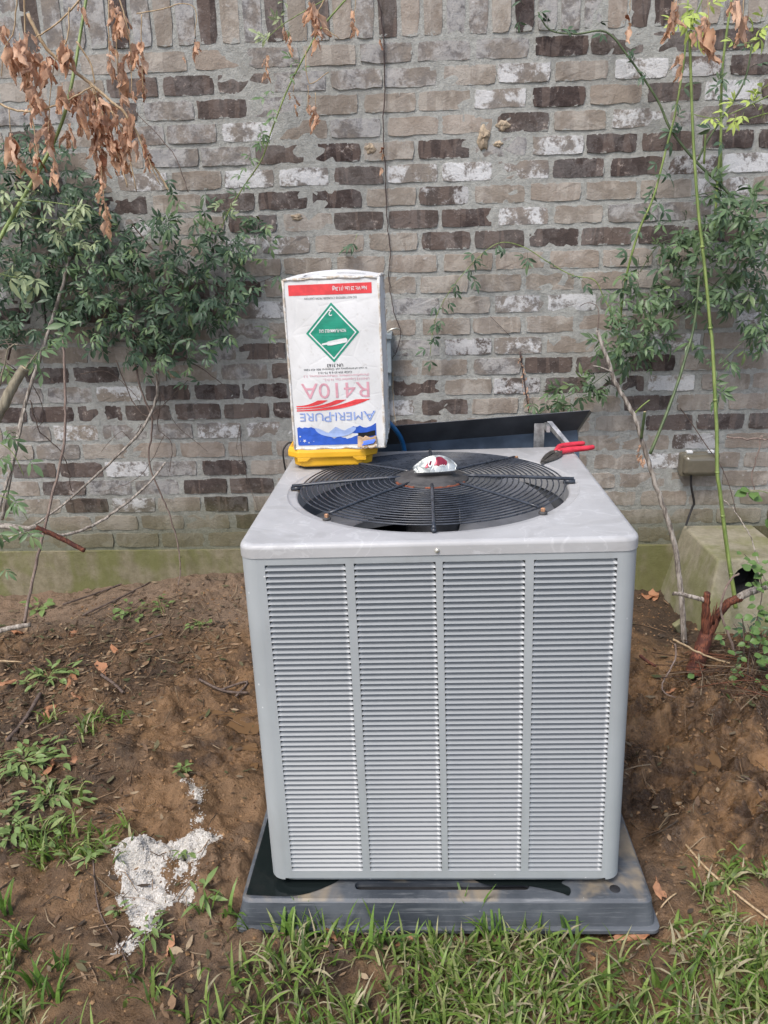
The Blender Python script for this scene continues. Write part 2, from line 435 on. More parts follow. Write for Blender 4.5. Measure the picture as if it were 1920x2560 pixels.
def m_ground():
    t = NT('mud'); v = t.pos(); a = t.sep(t.attr('tint'))       # r dry, g wet sheen, b dark organic soil and the darker band beside the unit
    n1 = t.noise(v, 5, 6, .62, .5); n2 = t.noise(v, 26, 6, .7, .4); n3 = t.noise(v, 120, 5, .7); vo = t.voro(v, 42, 'DISTANCE_TO_EDGE')
    n0 = t.noise(v, 2.6, 5, .6, .8)
    base = t.mix(t.step(n1, .36, .64), (.056, .031, .015), (.180, .102, .048))
    base = t.mix(t.ma('MULTIPLY', t.step(n0, .50, .62), .6), base, (.265, .155, .072))
    base = t.mix(t.ma('MULTIPLY', t.step(n0, .50, .40), .75), base, (.045, .028, .017))
    base = t.mix(t.ma('MULTIPLY', t.step(n2, .46, .66), .6), base, (.205, .128, .068))
    base = t.mix(t.ma('MULTIPLY', t.step(n3, .60, .70), .5), base, (.30, .205, .12))
    base = t.mix(a[0], base, t.mix(n2, (.20, .135, .085), (.30, .215, .15)))
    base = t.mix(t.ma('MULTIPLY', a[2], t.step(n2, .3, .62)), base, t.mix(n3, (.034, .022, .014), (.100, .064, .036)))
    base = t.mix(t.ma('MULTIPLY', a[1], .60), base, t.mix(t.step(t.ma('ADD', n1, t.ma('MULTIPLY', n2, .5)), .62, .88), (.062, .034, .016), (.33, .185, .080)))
    t.set(Base_Color=base)
    rough = t.step(t.ma('ADD', n2, t.ma('MULTIPLY', n1, .4)), .55, .85, .10, .45)
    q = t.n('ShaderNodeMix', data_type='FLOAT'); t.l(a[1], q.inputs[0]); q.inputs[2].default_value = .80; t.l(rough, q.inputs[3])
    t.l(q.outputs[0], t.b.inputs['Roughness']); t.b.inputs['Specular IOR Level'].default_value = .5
    b1 = t.bump(n2, .9, .026); t.bump(n3, .7, .006, b1); return t.m
M['ground'] = m_ground()
def m_foam():
    t = NT('white_residue'); v = t.pos(); n = t.noise(v, 95, 5, .75); n2 = t.noise(v, 14, 4, .6)
    base = t.mix(t.step(n, .38, .58), (.50, .485, .45), (.70, .69, .66))
    base = t.mix(t.step(n, .54, .60), base, (.16, .135, .11))
    base = t.mix(t.ma('MULTIPLY', t.step(n2, .5, .7), .5), base, (.42, .40, .38))
    t.set(Base_Color=base, Roughness=.9); t.bump(n, .9, .006); return t.m
M['foam'] = m_foam()

def m_leaf(name, a, b, trans=.22, rough=.42, mass=False, odd=None, under=None):
    t = NT(name); rnd = t.island() if mass else t.ma('FRACT', t.ma('ADD', t.info('Random'), t.ma('MULTIPLY', t.island(), .45)))
    n = t.noise(t.pos(), 60, 3)
    c = t.mix(t.ma('ADD', t.ma('MULTIPLY', rnd, .75), t.ma('MULTIPLY', n, .25)), a, b)
    if odd: c = t.mix(t.step(rnd, .93, .95), c, odd)
    c2 = t.mix(t.ma('MULTIPLY', t.geo().outputs['Backfacing'], .7), c, under or tuple(min(1, x*1.5+.02) for x in b))
    t.set(Base_Color=c2, Roughness=rough); t.b.inputs['Specular IOR Level'].default_value = .4
    t.bump(t.noise(t.pos(), 260, 2), .2, .001)
    t.translucent(trans, c2); return t.m
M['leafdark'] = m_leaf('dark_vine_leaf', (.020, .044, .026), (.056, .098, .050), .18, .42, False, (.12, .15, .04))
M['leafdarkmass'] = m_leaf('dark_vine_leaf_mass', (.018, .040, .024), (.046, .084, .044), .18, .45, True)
M['leafmid'] = m_leaf('vine_leaf', (.042, .085, .036), (.105, .165, .070), .25, .4, False, (.20, .22, .06))
M['leaflight'] = m_leaf('pale_young_leaf', (.13, .175, .095), (.27, .32, .165), .30, .4)
M['leaflime'] = m_leaf('lime_backlit_leaf', (.26, .36, .07), (.44, .53, .14), .45, .4)  # sun shining through the leaves is painted into this bright colour
M['leafround'] = m_leaf('round_shrub_leaf', (.028, .068, .020), (.10, .175, .045), .3, .45)
M['dryleaf'] = m_leaf('withered_leaf', (.64, .36, .20), (.86, .61, .45), .38, .7, False, (.26, .10, .05), (.60, .37, .25))  # base colour raised to stand in for absent back light
M['fallen'] = m_leaf('fallen_leaf', (.30, .13, .06), (.48, .25, .14), .1, .75, False, None, (.34, .18, .10))
M['weed'] = m_leaf('weed_leaf', (.05, .105, .028), (.15, .215, .065), .22, .45, True, (.26, .22, .09))
def m_tint(name, rough=.5, trans=0., bumpy=0):
    t = NT(name); c = t.attr('tint'); n = t.noise(t.pos(), 90, 4, .65)
    cc = t.mix(t.step(n, .3, .7), t.mix(1.0, c, (.72, .72, .72), 'MULTIPLY'), c)
    t.set(Base_Color=cc, Roughness=rough); t.b.inputs['Specular IOR Level'].default_value = .35
    if bumpy: t.bump(n, bumpy, .004)
    if trans: t.translucent(trans, cc)
    return t.m
M['grass'] = m_tint('grass_blade', .42, .38); M['litter'] = m_tint('litter_scraps', .85, 0, .4)
def m_bark(name, a, b, stretch=(30, 30, 5), bump=.6, rough=.85, patch=None):
    t = NT(name); v = t.pos(); n = t.noise(t.scale(v, stretch), 3, 5, .65); n2 = t.noise(v, 18, 4)
    c = t.mix(t.step(n, .35, .65), a, b)
    if patch: c = t.mix(t.step(n2, .5, .58), c, patch)
    t.set(Base_Color=c, Roughness=rough); t.bump(n, bump, .004); return t.m
M['barkgrey'] = m_bark('weathered_bark', (.13, .105, .085), (.46, .41, .35))
M['barkbrown'] = m_bark('brown_twig_bark', (.075, .052, .042), (.17, .125, .10))
M['barkpink'] = m_bark('smooth_pinkish_bark', (.15, .105, .085), (.27, .205, .17))
M['barktan'] = m_bark('cut_branch_bark', (.17, .145, .10), (.29, .255, .18))
M['redwood'] = m_bark('stripped_red_wood', (.045, .014, .010), (.23, .075, .038), (60, 60, 8), 1.0, .75, (.085, .026, .018))
M['drystem'] = m_bark('dry_straw_stem', (.33, .225, .12), (.55, .41, .25), (40, 40, 8), .3, .7)
M['cane'] = m_bark('green_cane_bark', (.135, .195, .045), (.255, .325, .095), (20, 20, 4), .15, .45)
M['canedark'] = m_bark('dark_green_cane', (.055, .085, .035), (.115, .155, .065), (20, 20, 4), .2, .5)
M['tendril'] = m_bark('dark_tendril', (.045, .03, .028), (.10, .07, .062), (40, 40, 8), .3)
M['cutwood'] = simple('fresh_cut_wood', (.58, .47, .28), .8, 0, .15, 120)

# ---------------------------------------------------------------- ground
YW = 1.763                                   # mortar face of the house wall
UROT = Matrix.Rotation(-.0014, 3, 'Z') @ Matrix.Rotation(-.0124, 3, 'Y') @ Matrix.Rotation(-.0141, 3, 'X')
HT, ZB = .9396, .1101                        # lid top and base of the condenser, before its slight lean
def worley(x, y, seed):
    ix = np.floor(x); iy = np.floor(y); best = np.full(np.shape(x), 9.); hh = np.zeros(np.shape(x))
    for dx in (-1, 0, 1):
        for dy in (-1, 0, 1):
            cx, cy = ix+dx, iy+dy
            d = np.hypot(cx+_hash(cx, cy, seed)-x, cy+_hash(cx, cy, seed+5)-y); m = d < best
            best = np.where(m, d, best); hh = np.where(m, _hash(cx, cy, seed+9), hh)
    return np.clip(1-best*best*1.9, 0, 1)*hh
def gz(x, y):
    x = np.asarray(x, float); y = np.asarray(y, float)
    z = np.interp(y, [-40, -6, -.35, 0, .8, 1.35, 1.8, 3], [-.6, -.08, .012, .026, .046, .058, .062, .062])
    z = z + .085*np.exp(-((x+.92)/.42)**2)*sstep(1.15, 1.66, y) - .02*sstep(.6, 1.0, x)*sstep(1.2, 1.7, y)
    far = 1-sstep(2.0, 6.0, np.hypot(x, y))
    z = z + far*(.045*(fbm(x*3.2+9, y*3.2, 4, 3)-.5) + .030*(fbm(x*13, y*13, 5, 5, .6)-.5))
    # lumpy wet mud on the right, smeared in furrows
    r = sstep(.48, .62, x)*sstep(.05, .25, y)*(1-sstep(1.0, 1.25, y))
    w = x*.75+y*.66; q = -x*.66+y*.75
    z = z + r*(.115*(np.abs(fbm(w*4+3, q*10, 4, 21)-.5)*2)**.8 - .030 + .050*(fbm(x*20, y*20, 4, 8)-.5))
    # clods left of the pad
    l = sstep(-1.15, -.9, x)*(1-sstep(-.58, -.47, x))*sstep(-.1, .1, y)*(1-sstep(1.0, 1.3, y))
    z = z + l*(.060*np.clip(fbm(x*9, y*9, 4, 31)-.45, 0, 1)*2 + .034*(fbm(x*26, y*26, 4, 9)-.5))
    wx, wy = x+.03*fbm(x*18, y*18, 2, 41), y+.03*fbm(x*18+7, y*18, 2, 43)
    cl = sstep(.40, .60, fbm(x*4.5, y*4.5, 3, 66))
    z = z + far*(.4+cl)*(.020*worley(wx*24, wy*24, 3) + .010*worley(wx*55, wy*55, 13)*(y > -.6))
    pad = (1-sstep(.455, .50, np.abs(x)))*sstep(-.085, -.045, y)*(1-sstep(.88, .93, y))
    z = z*(1-pad) + np.minimum(z, .004)*pad
    hole = np.exp(-(((x-.90)/.085)**2+((y-1.06)/.06)**2))        # hollow under the stump
    return z - .055*hole
GRID = {}
def build_ground():
    xs = np.concatenate([-np.geomspace(40, 2.15, 16), np.arange(-2.10, 1.75, .0085), np.geomspace(1.8, 40, 16)])
    ys = np.concatenate([-np.geomspace(40, .52, 18), np.arange(-.5, 1.80, .0085), np.array([2.0, 2.6, 4, 8, 16, 40])])
    X, Y = np.meshgrid(xs, ys); Z = gz(X, Y)
    GRID.update(x=xs.tolist(), y=ys.tolist(), z=Z.tolist())
    nx, ny = len(xs), len(ys)
    V = np.stack([X.ravel(), Y.ravel(), Z.ravel()], 1)
    I = np.arange((ny-1)*(nx-1)); i = I % (nx-1); j = I//(nx-1); a = j*nx+i
    F = np.stack([a, a+1, a+nx+1, a+nx], 1)
    me = bpy.data.meshes.new('ground'); me.vertices.add(len(V)); me.vertices.foreach_set('co', V.ravel())
    me.loops.add(F.size); me.loops.foreach_set('vertex_index', F.ravel().astype(np.int32))
    me.polygons.add(len(F)); me.polygons.foreach_set('loop_start', np.arange(0, F.size, 4, dtype=np.int32))
    me.polygons.foreach_set('loop_total', np.full(len(F), 4, np.int32)); me.polygons.foreach_set('use_smooth', np.ones(len(F), bool))
    me.update(calc_edges=True)
    x, y = V[:, 0], V[:, 1]
    nz = fbm(x*6, y*6, 4, 77); n2 = fbm(x*2.4, y*2.4, 3, 51)
    dry = sstep(1.28, 1.42, y+.12*(nz-.5))*(1-sstep(-.3, .0, x))*(.4+.8*n2)
    dry = np.maximum(dry, .35*sstep(.52, .6, n2)*(1-sstep(.2, .5, y)))
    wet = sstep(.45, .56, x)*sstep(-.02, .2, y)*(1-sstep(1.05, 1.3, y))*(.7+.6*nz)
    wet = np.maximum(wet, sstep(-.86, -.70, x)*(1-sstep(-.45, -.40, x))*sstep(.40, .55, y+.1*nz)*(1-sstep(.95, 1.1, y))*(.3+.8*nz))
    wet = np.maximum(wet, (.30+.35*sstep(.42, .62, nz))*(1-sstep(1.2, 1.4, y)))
    dark_soil = (1-sstep(-1.0, -.78, x+.25*(nz-.5)))*sstep(-.1, .1, y)*(1-sstep(1.3, 1.6, y))*.8
    dark_soil = np.maximum(dark_soil, sstep(.72, .86, x)*sstep(.72, .9, y)*.85)
    dark_soil = np.maximum(dark_soil, .75*sstep(-.03, -.10, y+.05*(nz-.5))*sstep(.3, .55, nz+.1))
    dark_soil = np.maximum(dark_soil, .6*np.exp(-((np.abs(x)-.47)/.10)**2)*sstep(.35, .6, y)*(1-sstep(1.25, 1.5, y)))  # darker soil in a band down both sides of the unit
    dark_soil = np.maximum(dark_soil, .9*np.exp(-((x-.93)/.13)**2-((y-1.03)/.10)**2))
    dark_soil = np.maximum(dark_soil, .8*np.exp(-((x-.58)/.05)**2)*(1-sstep(.25, .45, y))*sstep(-.1, .0, y))
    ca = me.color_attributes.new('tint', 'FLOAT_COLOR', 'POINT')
    ca.data.foreach_set('color', np.stack([np.clip(dry, 0, 1), np.clip(wet, 0, 1), np.clip(dark_soil, 0, 1), np.ones_like(x)], 1).astype(np.float32).ravel())
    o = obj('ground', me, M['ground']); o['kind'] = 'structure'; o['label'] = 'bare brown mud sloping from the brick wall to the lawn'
    return o
build_ground()
from bisect import bisect_right
def gzs(x, y):
    """height of the ground mesh at one point"""
    xs, ys, Z = GRID['x'], GRID['y'], GRID['z']
    i = min(max(bisect_right(xs, x)-1, 0), len(xs)-2); j = min(max(bisect_right(ys, y)-1, 0), len(ys)-2)
    a = (x-xs[i])/(xs[i+1]-xs[i]); b = (y-ys[j])/(ys[j+1]-ys[j])
    return (Z[j][i]*(1-a)+Z[j][i+1]*a)*(1-b)+(Z[j+1][i]*(1-a)+Z[j+1][i+1]*a)*b
def G(x, y, dz=0.): return Vector((x, y, gzs(x, y) + dz))

# ---------------------------------------------------------------- brick wall
HB, LB, X0, Z0 = .0799, .2032, .0433, 2.1801   # course height, brick pitch, a head joint, top bed under the soldier course
BW, BH = LB-.0145, HB-.0145
wall = thing('brick_wall', 'weathered brown and white brick house wall behind the air conditioner', 'wall', (0, YW, .10))
mw = MB()
def mort(u, v):
    x = -4.2+8.4*u; z = .10+2.45*v
    return (x, YW-.0015+.004*(random.random()-.5)*.7+.002*math.sin(x*9+z*5), z)
mw.grid(mort, 260, 92)
mw.box((-4.2, YW+.03, -.2), (4.2, YW+.25, 2.55))
obj('mortar', mw, M['mortar'], wall)
fo = MB()
def fnd(u, v):
    x = -4.2+8.4*u; z = -.25+v*(Z0-24*HB+.25-.004)
    e = .006*(float(fbm(x*9, 3, 3, 4))-.5) if v > .98 else 0
    return (x, YW-.016-.010*float(fbm(x*3, z*3, 3, 14)), z+e)
fo.grid(fnd, 200, 14)
zt = Z0-24*HB-.004
fo.grid(lambda u, v: (-4.2+8.4*u, YW-.022+v*.05, zt-.001), 100, 1)
obj('foundation', fo, M['foundation'], wall)

def brick_mesh(w, h, k):
    r = random.Random(100+k); P = []
    nx, nz = 6, 2
    def jit(): return r.choice([0, .001, .002, .003, .0065])*r.random()
    for i in range(nx): P.append((-w/2+w*i/nx, -h/2+jit()))
    for i in range(nz): P.append((w/2-jit(), -h/2+h*i/nz))
    for i in range(nx): P.append((w/2-w*i/nx, h/2-jit()))
    for i in range(nz): P.append((-w/2+jit(), h/2-h*i/nz))
    n = len(P)
    for i in (0, nx, nx+nz, 2*nx+nz):               # knock the corners off
        x, z = P[i]; c = .002+.005*r.random(); P[i] = (x-math.copysign(c, x), z-math.copysign(c*.8, z))
    V = [(x, r.uniform(-.0012, .0012), z) for x, z in P]
    V += [(x+math.copysign(.0035, x)*(abs(x) > w*.42), .014, z+math.copysign(.003, z)*(abs(z) > h*.3)) for x, z in P]
    V.append((0, -.001, 0))
    F = [(i, (i+1) % n, 2*n) for i in range(n)] + [((i+1) % n, i, n+i, n+(i+1) % n) for i in range(n)]
    return V, F
VAR = [brick_mesh(BW, BH, k) for k in range(14)]
SOLD = [brick_mesh(.194, HB-.0145, 40+k) for k in range(6)]
def to_mesh(vf, name):
    b = MB(); b.add(*vf); me = b.mesh(name); me.materials.append(M['brick']); return me
VARM = [to_mesh(v, 'brick') for v in VAR]
SOLDM = []
for V, F in SOLD:
    SOLDM.append(to_mesh(([(-z, y, x) for x, y, z in V], F), 'brick'))
# kind of brick seen in each course at photo column u: D dark, T tan, W white-washed, C solid cream, G grey, M mixed dark and white
ROWS = {
 1: '400T 500T 640G 720G 810T 900T 1005G 1080G 1225G 1365D 1513D 1655D 1780T 1890D',
 2: '385D 468D 606D 715G 790G 912G 1040G 1171T 1312W 1453T 1594W 1742M 1870D',
 3: '410G 524D 661G 780T 880T 975T 1072T 1213W 1354D 1496T 1637D 1781W 1890D',
 4: '360G 474G 611W 752T 888G 1022T 1162T 1301D 1440T 1580W 1719G 1890D',
 5: '417G 540G 675D 811D 900W 985T 1083D 1223G 1360W 1500D 1638D 1777D 1890D',
 6: '270T 350W 490T 625W 761W 893D 1031W 1166W 1301W 1438D 1576D 1715M 1865W',
 7: '315D 420T 551D 685D 818D 925T 1000T 1087M 1222T 1357T 1496T 1635T 1767W 1890T',
 8: '388W 500T 648D 768T 897D 1035D 1168D 1305W 1442T 1571G 1722G 1860T',
 9: '706W 820T 930T 990T 1090D 1225D 1358D 1494D 1628D 1765D 1890T',
 10: '662T 780T 900T 1026T 1168T 1298T 1436T 1570T 1700T 1850G',
 11: '607D 690T 1000T 1130T 1298T 1432T 1560T 1700T 1850T',
 12: '660W 760G 1010G 1120T 1240T 1350W 1478W 1586G 1753G 1872G',
 13: '590G 690T 1000T 1150T 1278T 1415T 1550T 1700T 1860W',
 14: '200T 560G 652D 1000G 1120M 1235W 1341W 1471T 1606T 1723W 1860T',
 15: '50D 190D 300T 460T 560G 650G 1000T 1140T 1287G 1415D 1506D 1689D 1808T 1890T',
 16: '110G 194G 300C 421D 542D 656D 1010D 1120T 1232D 1338M 1462D 1597D 1719C 1850T',
 17: '21D 118D 233D 363D 477D 598D 690D 1030W 1120D 1270T 1400T 1530T 1667D 1820T',
 18: '60G 188C 308G 426G 554W 660W 1000D 1130T 1270T 1400T 1484T 1588T 1714D 1853D',
 19: '120G 300T 371T 483T 600T 700T 1484T 1590T 1732M 1850T',
 20: '90D 202D 320W 440G 559D 670T 1486T 1580T 1710W 1850T',
 21: '135D 230G 371G 494D 614D 1500T 1650T 1800T',
 22: '105T 217D 320W 415W 477T 570D 1540T 1700T 1850T',
 23: '100T 300T 480T 560T 640D 1600T 1800T', 24: '100T 300T 480T 560T 1600T 1800T'}
ROWS = {k: [(int(s[:-1]), s[-1]) for s in v.split()] for k, v in ROWS.items()}
KIND = {'D': (1., .06, .1), 'T': (0, .05, .06), 'W': (.10, .95, .75), 'C': (0, 1.0, 0.), 'G': (.12, .28, .95), 'M': (.85, .75, .3)}
def kind_for(row, u):
    best = min(ROWS.get(row, [(9e9, 'T')]), key=lambda s: abs(s[0]-u))
    if abs(best[0]-u) < 85: return best[1]
    return random.choices('DTWG', (.30, .42, .12, .16))[0]
LEFTMASS = [(0, 560), (150, 560), (330, 560), (480, 650), (560, 640), (560, 800), (450, 930), (300, 900), (0, 840)]
def inside(poly, u, v):
    c = False; n = len(poly)
    for i in range(n):
        (x1, y1), (x2, y2) = poly[i], poly[(i+1) % n]
        if (y1 > v) != (y2 > v) and u < (x2-x1)*(v-y1)/(y2-y1)+x1: c = not c
    return c
cand = []
for row in range(-2, 25):
    if row == 0:
        for k in range(-45, 45):
            x = k*HB+.02; cand.append((0, x, Z0+.104, k))
        continue
    z = Z0-(row-.5)*HB if row > 0 else Z0+.208-(row+.5)*HB
    sh = 0 if row % 2 == 0 else .085
    for k in range(-20, 20):
        x = X0+(k+.5)*LB-sh+random.uniform(-.006, .006); cand.append((row, x, z, k))
bm = MB(); shown = []; rest = []
for c in cand:
    u, v = project((c[1], YW, c[2]))
    vis = -60 < u < 1980 and -40 < v < 1420
    if vis and (615 < u < 1500 and v > 1150 or 745 < u < 925 and 730 < v < 1150 or inside(LEFTMASS, u, v)): vis = False
    (shown if vis else rest).append((c, u, v))
shown.sort(key=lambda s: (Vector((s[0][1], YW, s[0][2]))-CAM).length)
rest = shown[300:]+rest; shown = shown[:300]
def brick_tint(c, u, v):
    k = kind_for(c[0], u) if c[0] else random.choices('DTG', (.30, .3, .4))[0]
    a = KIND[k]; return tuple(min(1, max(0, q*random.uniform(.85, 1.0)+random.uniform(-.03, .03))) for q in a)
for c, u, v in shown:
    me = random.choice(SOLDM if c[0] == 0 else VARM)
    o = obj('brick', me, None, wall)
    o.location = (c[1], -.0040+random.uniform(-.0012, .0010), c[2]-.10)
    o.rotation_euler = (random.uniform(-.012, .012), random.choice((0, 0, PI))+random.uniform(-.006, .006), random.uniform(-.008, .008))
    o.color = (*brick_tint(c, u, v), random.random())
for c, u, v in rest:
    V, F = random.choice(SOLD if c[0] == 0 else VAR)
    if c[0] == 0: V = [(-z, y, x) for x, y, z in V]
    dy = YW-.0040+random.uniform(-.0012, .0012)
    bm.add([(x+c[1], y+dy, z+c[2]) for x, y, z in V], F, brick_tint(c, u, v))
o = obj('bricks', bm, M['brickmass'], wall); o['kind'] = 'stuff'

# ---------------------------------------------------------------- equipment pad
def rrect(x0, x1, y0, y1, r, n=5):
    P = []
    for cx, cy, a in ((x1-r, y0+r, -PI/2), (x1-r, y1-r, 0), (x0+r, y1-r, PI/2), (x0+r, y0+r, PI)):
        for i in range(n+1):
            g = a+PI/2*i/n; P.append((cx+r*math.cos(g), cy+r*math.sin(g)))
    return P
PADT = ZB-.012
pad = thing('equipment_pad', 'dark grey plastic equipment pad with wet top under the air conditioner', 'pad', UROT @ Vector((0, .40, PADT)), rot=UROT)
def ring_stack(mb, rings, cap_top=True, cap_bot=False, smooth=False):
    n = len(rings[0][0]); P = [(x, y, z) for pl, z in rings for x, y in pl]; F = []
    for k in range(len(rings)-1):
        for i in range(n):
            j = (i+1) % n; F.append((k*n+i, k*n+j, (k+1)*n+j, (k+1)*n+i))
    if cap_top: F.append(tuple((len(rings)-1)*n+i for i in range(n)))
    if cap_bot: F.append(tuple(range(n-1, -1, -1)))
    return mb.add(P, F, None, smooth)
def poly_holes(mb, outer, holes, z, flip=False):
    """flat plate with holes, triangulated"""
    from mathutils.geometry import tessellate_polygon
    loops = [[Vector((x, y, 0)) for x, y in outer]]+[[Vector((x, y, 0)) for x, y in h] for h in holes]
    flat = [p for l in loops for p in l]; tri = tessellate_polygon(loops)
    F = []
    for a, b, c in tri:
        n = (flat[b]-flat[a]).cross(flat[c]-flat[a]).z
        F.append((a, b, c) if (n > 0) != flip else (a, c, b))
    return mb.add([(p.x, p.y, z) for p in flat], F)
pb = MB()
po = rrect(-.462, .462, -.441, .47, .02); pi2 = rrect(-.455, .455, -.434, .463, .018)
slot = rrect(-.205, .195, -.408, -.382, .012)
ring_stack(pb, [(rrect(-.478, .478, -.459, .484, .02), -.074), (rrect(-.478, .478, -.459, .484, .02), -.0655), (rrect(-.469, .469, -.449, .475, .02), -.0625),
    (po, -.006), (pi2, 0)], cap_top=False)
poly_holes(pb, pi2, [slot], 0)
ring_stack(pb, [(slot, 0), (slot, -.03)], cap_top=False)
pb.f = [list(f) for f in pb.f]
obj('slab', pb, M['pad'], pad)
sb_ = MB(); sb_.prism(rrect(-.215, .205, -.418, -.372, .012), -.034, -.016); obj('slot_floor', sb_, M['blackplastic'], pad)
for (x, y, r) in ((.362, -.345, .016), (.385, -.405, .012)):
    q = MB(); q.lathe([(0, .0012), (r*.8, .0014), (r, .0005)], 20, (x, y, 0)); obj('moulded_boss', q, M['blackplastic'] if r < .014 else M['pad'], pad)
def blob_sheet(name, pts, z, mat, parent=None, label=None, cat=None):
    q = MB(); P = smooth_path([(*p, z) for p in pts]+[(*pts[0], z)], 5)[:-1]
    c = sum(P, Vector())/len(P); q.add([tuple(p) for p in P]+[tuple(c)], [(i, (i+1) % len(P), len(P)) for i in range(len(P))], None, True)
    return obj(name, q, mat, parent)
# rain water standing on the pad: two separate pools (pad-local outlines)
for pts, lab in (([(-.452, -.425), (-.34, -.428), (-.27, -.40), (-.235, -.365), (-.24, -.30), (-.3, -.2), (-.34, .1), (-.40, .2), (-.452, .12), (-.450, -.1)], 'dark pool of water on the left corner of the plastic pad'),
                 ([(.06, -.372), (.10, -.395), (.19, -.398), (.26, -.418), (.278, -.427), (.285, -.405), (.27, -.385), (.33, -.36), (.30, -.33), (.10, -.34)], 'thin dark puddle on the pad under the right front corner')):
    q = MB(); P = smooth_path([(*p, 0) for p in pts]+[(*pts[0], 0)], 5)[:-1]; c = sum(P, Vector())/len(P)
    q.add([tuple(p) for p in P]+[tuple(c)], [(i, (i+1) % len(P), len(P)) for i in range(len(P))], None, True)
    w = obj('puddle', q, M['water']); w.rotation_euler = UROT.to_euler(); w.location = UROT @ Vector((0, .40, PADT+.0022)); tag(w, lab, 'puddle')

# ---------------------------------------------------------------- air conditioner
ac = thing('air_conditioner', 'grey louvred air conditioner condenser with a round fan grille on top', 'condenser', UROT @ Vector((0, .39, ZB)), rot=UROT)
AH = HT-ZB                                     # local frame: centre of base; x right, y back, z up
H2 = .39
body = MB()
LIP = .029
bz0, bz1 = .010, AH-LIP+.004
bx = .394
# corner posts, top and bottom rails and the mullions of the front and the other three sides
COLX = [(-.347, -.184), (-.167, -.0035), (.0105, .174), (.191, .354)]
LZ1, LZ0, NL = .8955-ZB, .1440-ZB, 61
PIT = (LZ1-LZ0)/NL
def side_panel(M4):
    q = MB(); d = .012
    ed = [-.345]+[e for c in COLX for e in (c[0]-.002, c[1]+.002)]+[.345]
    ed[0] = -.352; ed[-1] = .359
    xs = [-.3642, *[e for c in COLX for e in c], .3642]
    for a, b in zip(xs[0::2], xs[1::2]): q.box((a, 0, LZ0), (b, d, LZ1), M4)
    q.box((-.3642, 0, bz0+.004), (.3642, d, LZ0), M4); q.box((-.3642, 0, LZ1), (.3642, d, bz1), M4)
    return q
SIDES = [Matrix.Translation((0, -bx+.004, 0)), Matrix.Rotation(PI/2, 4, 'Z') @ Matrix.Translation((0, -bx, 0)),
         Matrix.Rotation(PI, 4, 'Z') @ Matrix.Translation((0, -bx+.004, 0)), Matrix.Rotation(-PI/2, 4, 'Z') @ Matrix.Translation((0, -bx, 0))]
for i, m4 in enumerate(SIDES): obj('side_panel' if i else 'front_panel', side_panel(m4), M['cabinet'], ac)
# rounded corner posts
for sx in (-1, 1):
    for sy in (-1, 1):
        q = MB(); R = .034; cx, cy = sx*(.398-R), sy*(.390-R)
        prof = []; N = 10
        P = []
        base = math.atan2(sy, sx)-PI/4
        for z in (bz0, bz0+.010, bz0+.022, bz1):
            t = {bz0: .028, bz0+.010: .010}.get(z, 0) if False else 0
            ring = []
            for k in range(N+1):
                g = base+PI/2*k/N; ring.append((cx+R*math.cos(g), cy+R*math.sin(g), z))
            P += ring
        n = N+1
        F = [(a*n+k, a*n+k+1, (a+1)*n+k+1, (a+1)*n+k) for a in range(3) for k in range(N)]
        q.add(P, F, None, True)
        o = obj('corner_post', q, M['cabinet'], ac)
# one louver: leans out towards its lower lip, ends drawn back into the panel
lv = MB(); w0 = COLX[0][1]-COLX[0][0]; stn = [(-w0/2, 0), (-w0/2+.0035, .45), (-w0/2+.0095, 1), (w0/2-.0095, 1), (w0/2-.0035, .45), (w0/2, 0)]
P = []
for x, k in stn:
    for yy, zz in ((.0104*k+.0004, PIT*(.42+.56*k)), (.0098*k+.0003, PIT*(.36+.38*k)), (.0080*k+.0002, PIT*(.28+.23*k)), (.0046*k, PIT*(.20+.08*k)), (.0008*k-.0002, PIT*.09), (-.0008, PIT*.015), (-.0008, PIT*.014), (.0010*k, -PIT*.05)):
        P.append((x, yy, zz))
F = [(i*8+j, (i+1)*8+j, (i+1)*8+j+1, i*8+j+1)[::-1] for i in range(5) for j in (0, 1, 2, 3, 4, 6)]
lv.add(P, F, None, True); LV = lv.mesh('louver'); LV.materials.append(M['louver'])
for x0, x1 in COLX:
    for r in range(NL):
        o = obj('louver', LV, None, ac); o.location = ((x0+x1)/2, -bx+.004, LZ0+r*PIT)
for i in (1, 2, 3):
    q = MB()
    for x0, x1 in COLX:
        for r in range(NL):
            q.add([SIDES[i] @ (Vector(p)+Vector(((x0+x1)/2, 0, LZ0+r*PIT))) for p in P], F, None, True)
    o = obj('louver_bank', q, M['louver'], ac); o['kind'] = 'stuff'
# dark coil behind the louvers, base pan, feet
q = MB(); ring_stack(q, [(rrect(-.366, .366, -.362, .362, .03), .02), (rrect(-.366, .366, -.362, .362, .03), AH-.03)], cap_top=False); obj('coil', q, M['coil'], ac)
q = MB(); ring_stack(q, [(rrect(-.352, .352, -.352, .352, .03), -.001), (rrect(-.385, .385, -.381, .381, .04), .002), (rrect(-.388, .388, -.384, .384, .04), .018)], cap_bot=True); obj('base_pan', q, M['cabinet'], ac)
for sx in (-1, 1):
    for sy in (-1, 1):
        q = MB(); q.box((sx*.30-.03, sy*.30-.03, -.0115), (sx*.30+.03, sy*.30+.03, .001)); obj('foot', q, M['rubber'], ac)
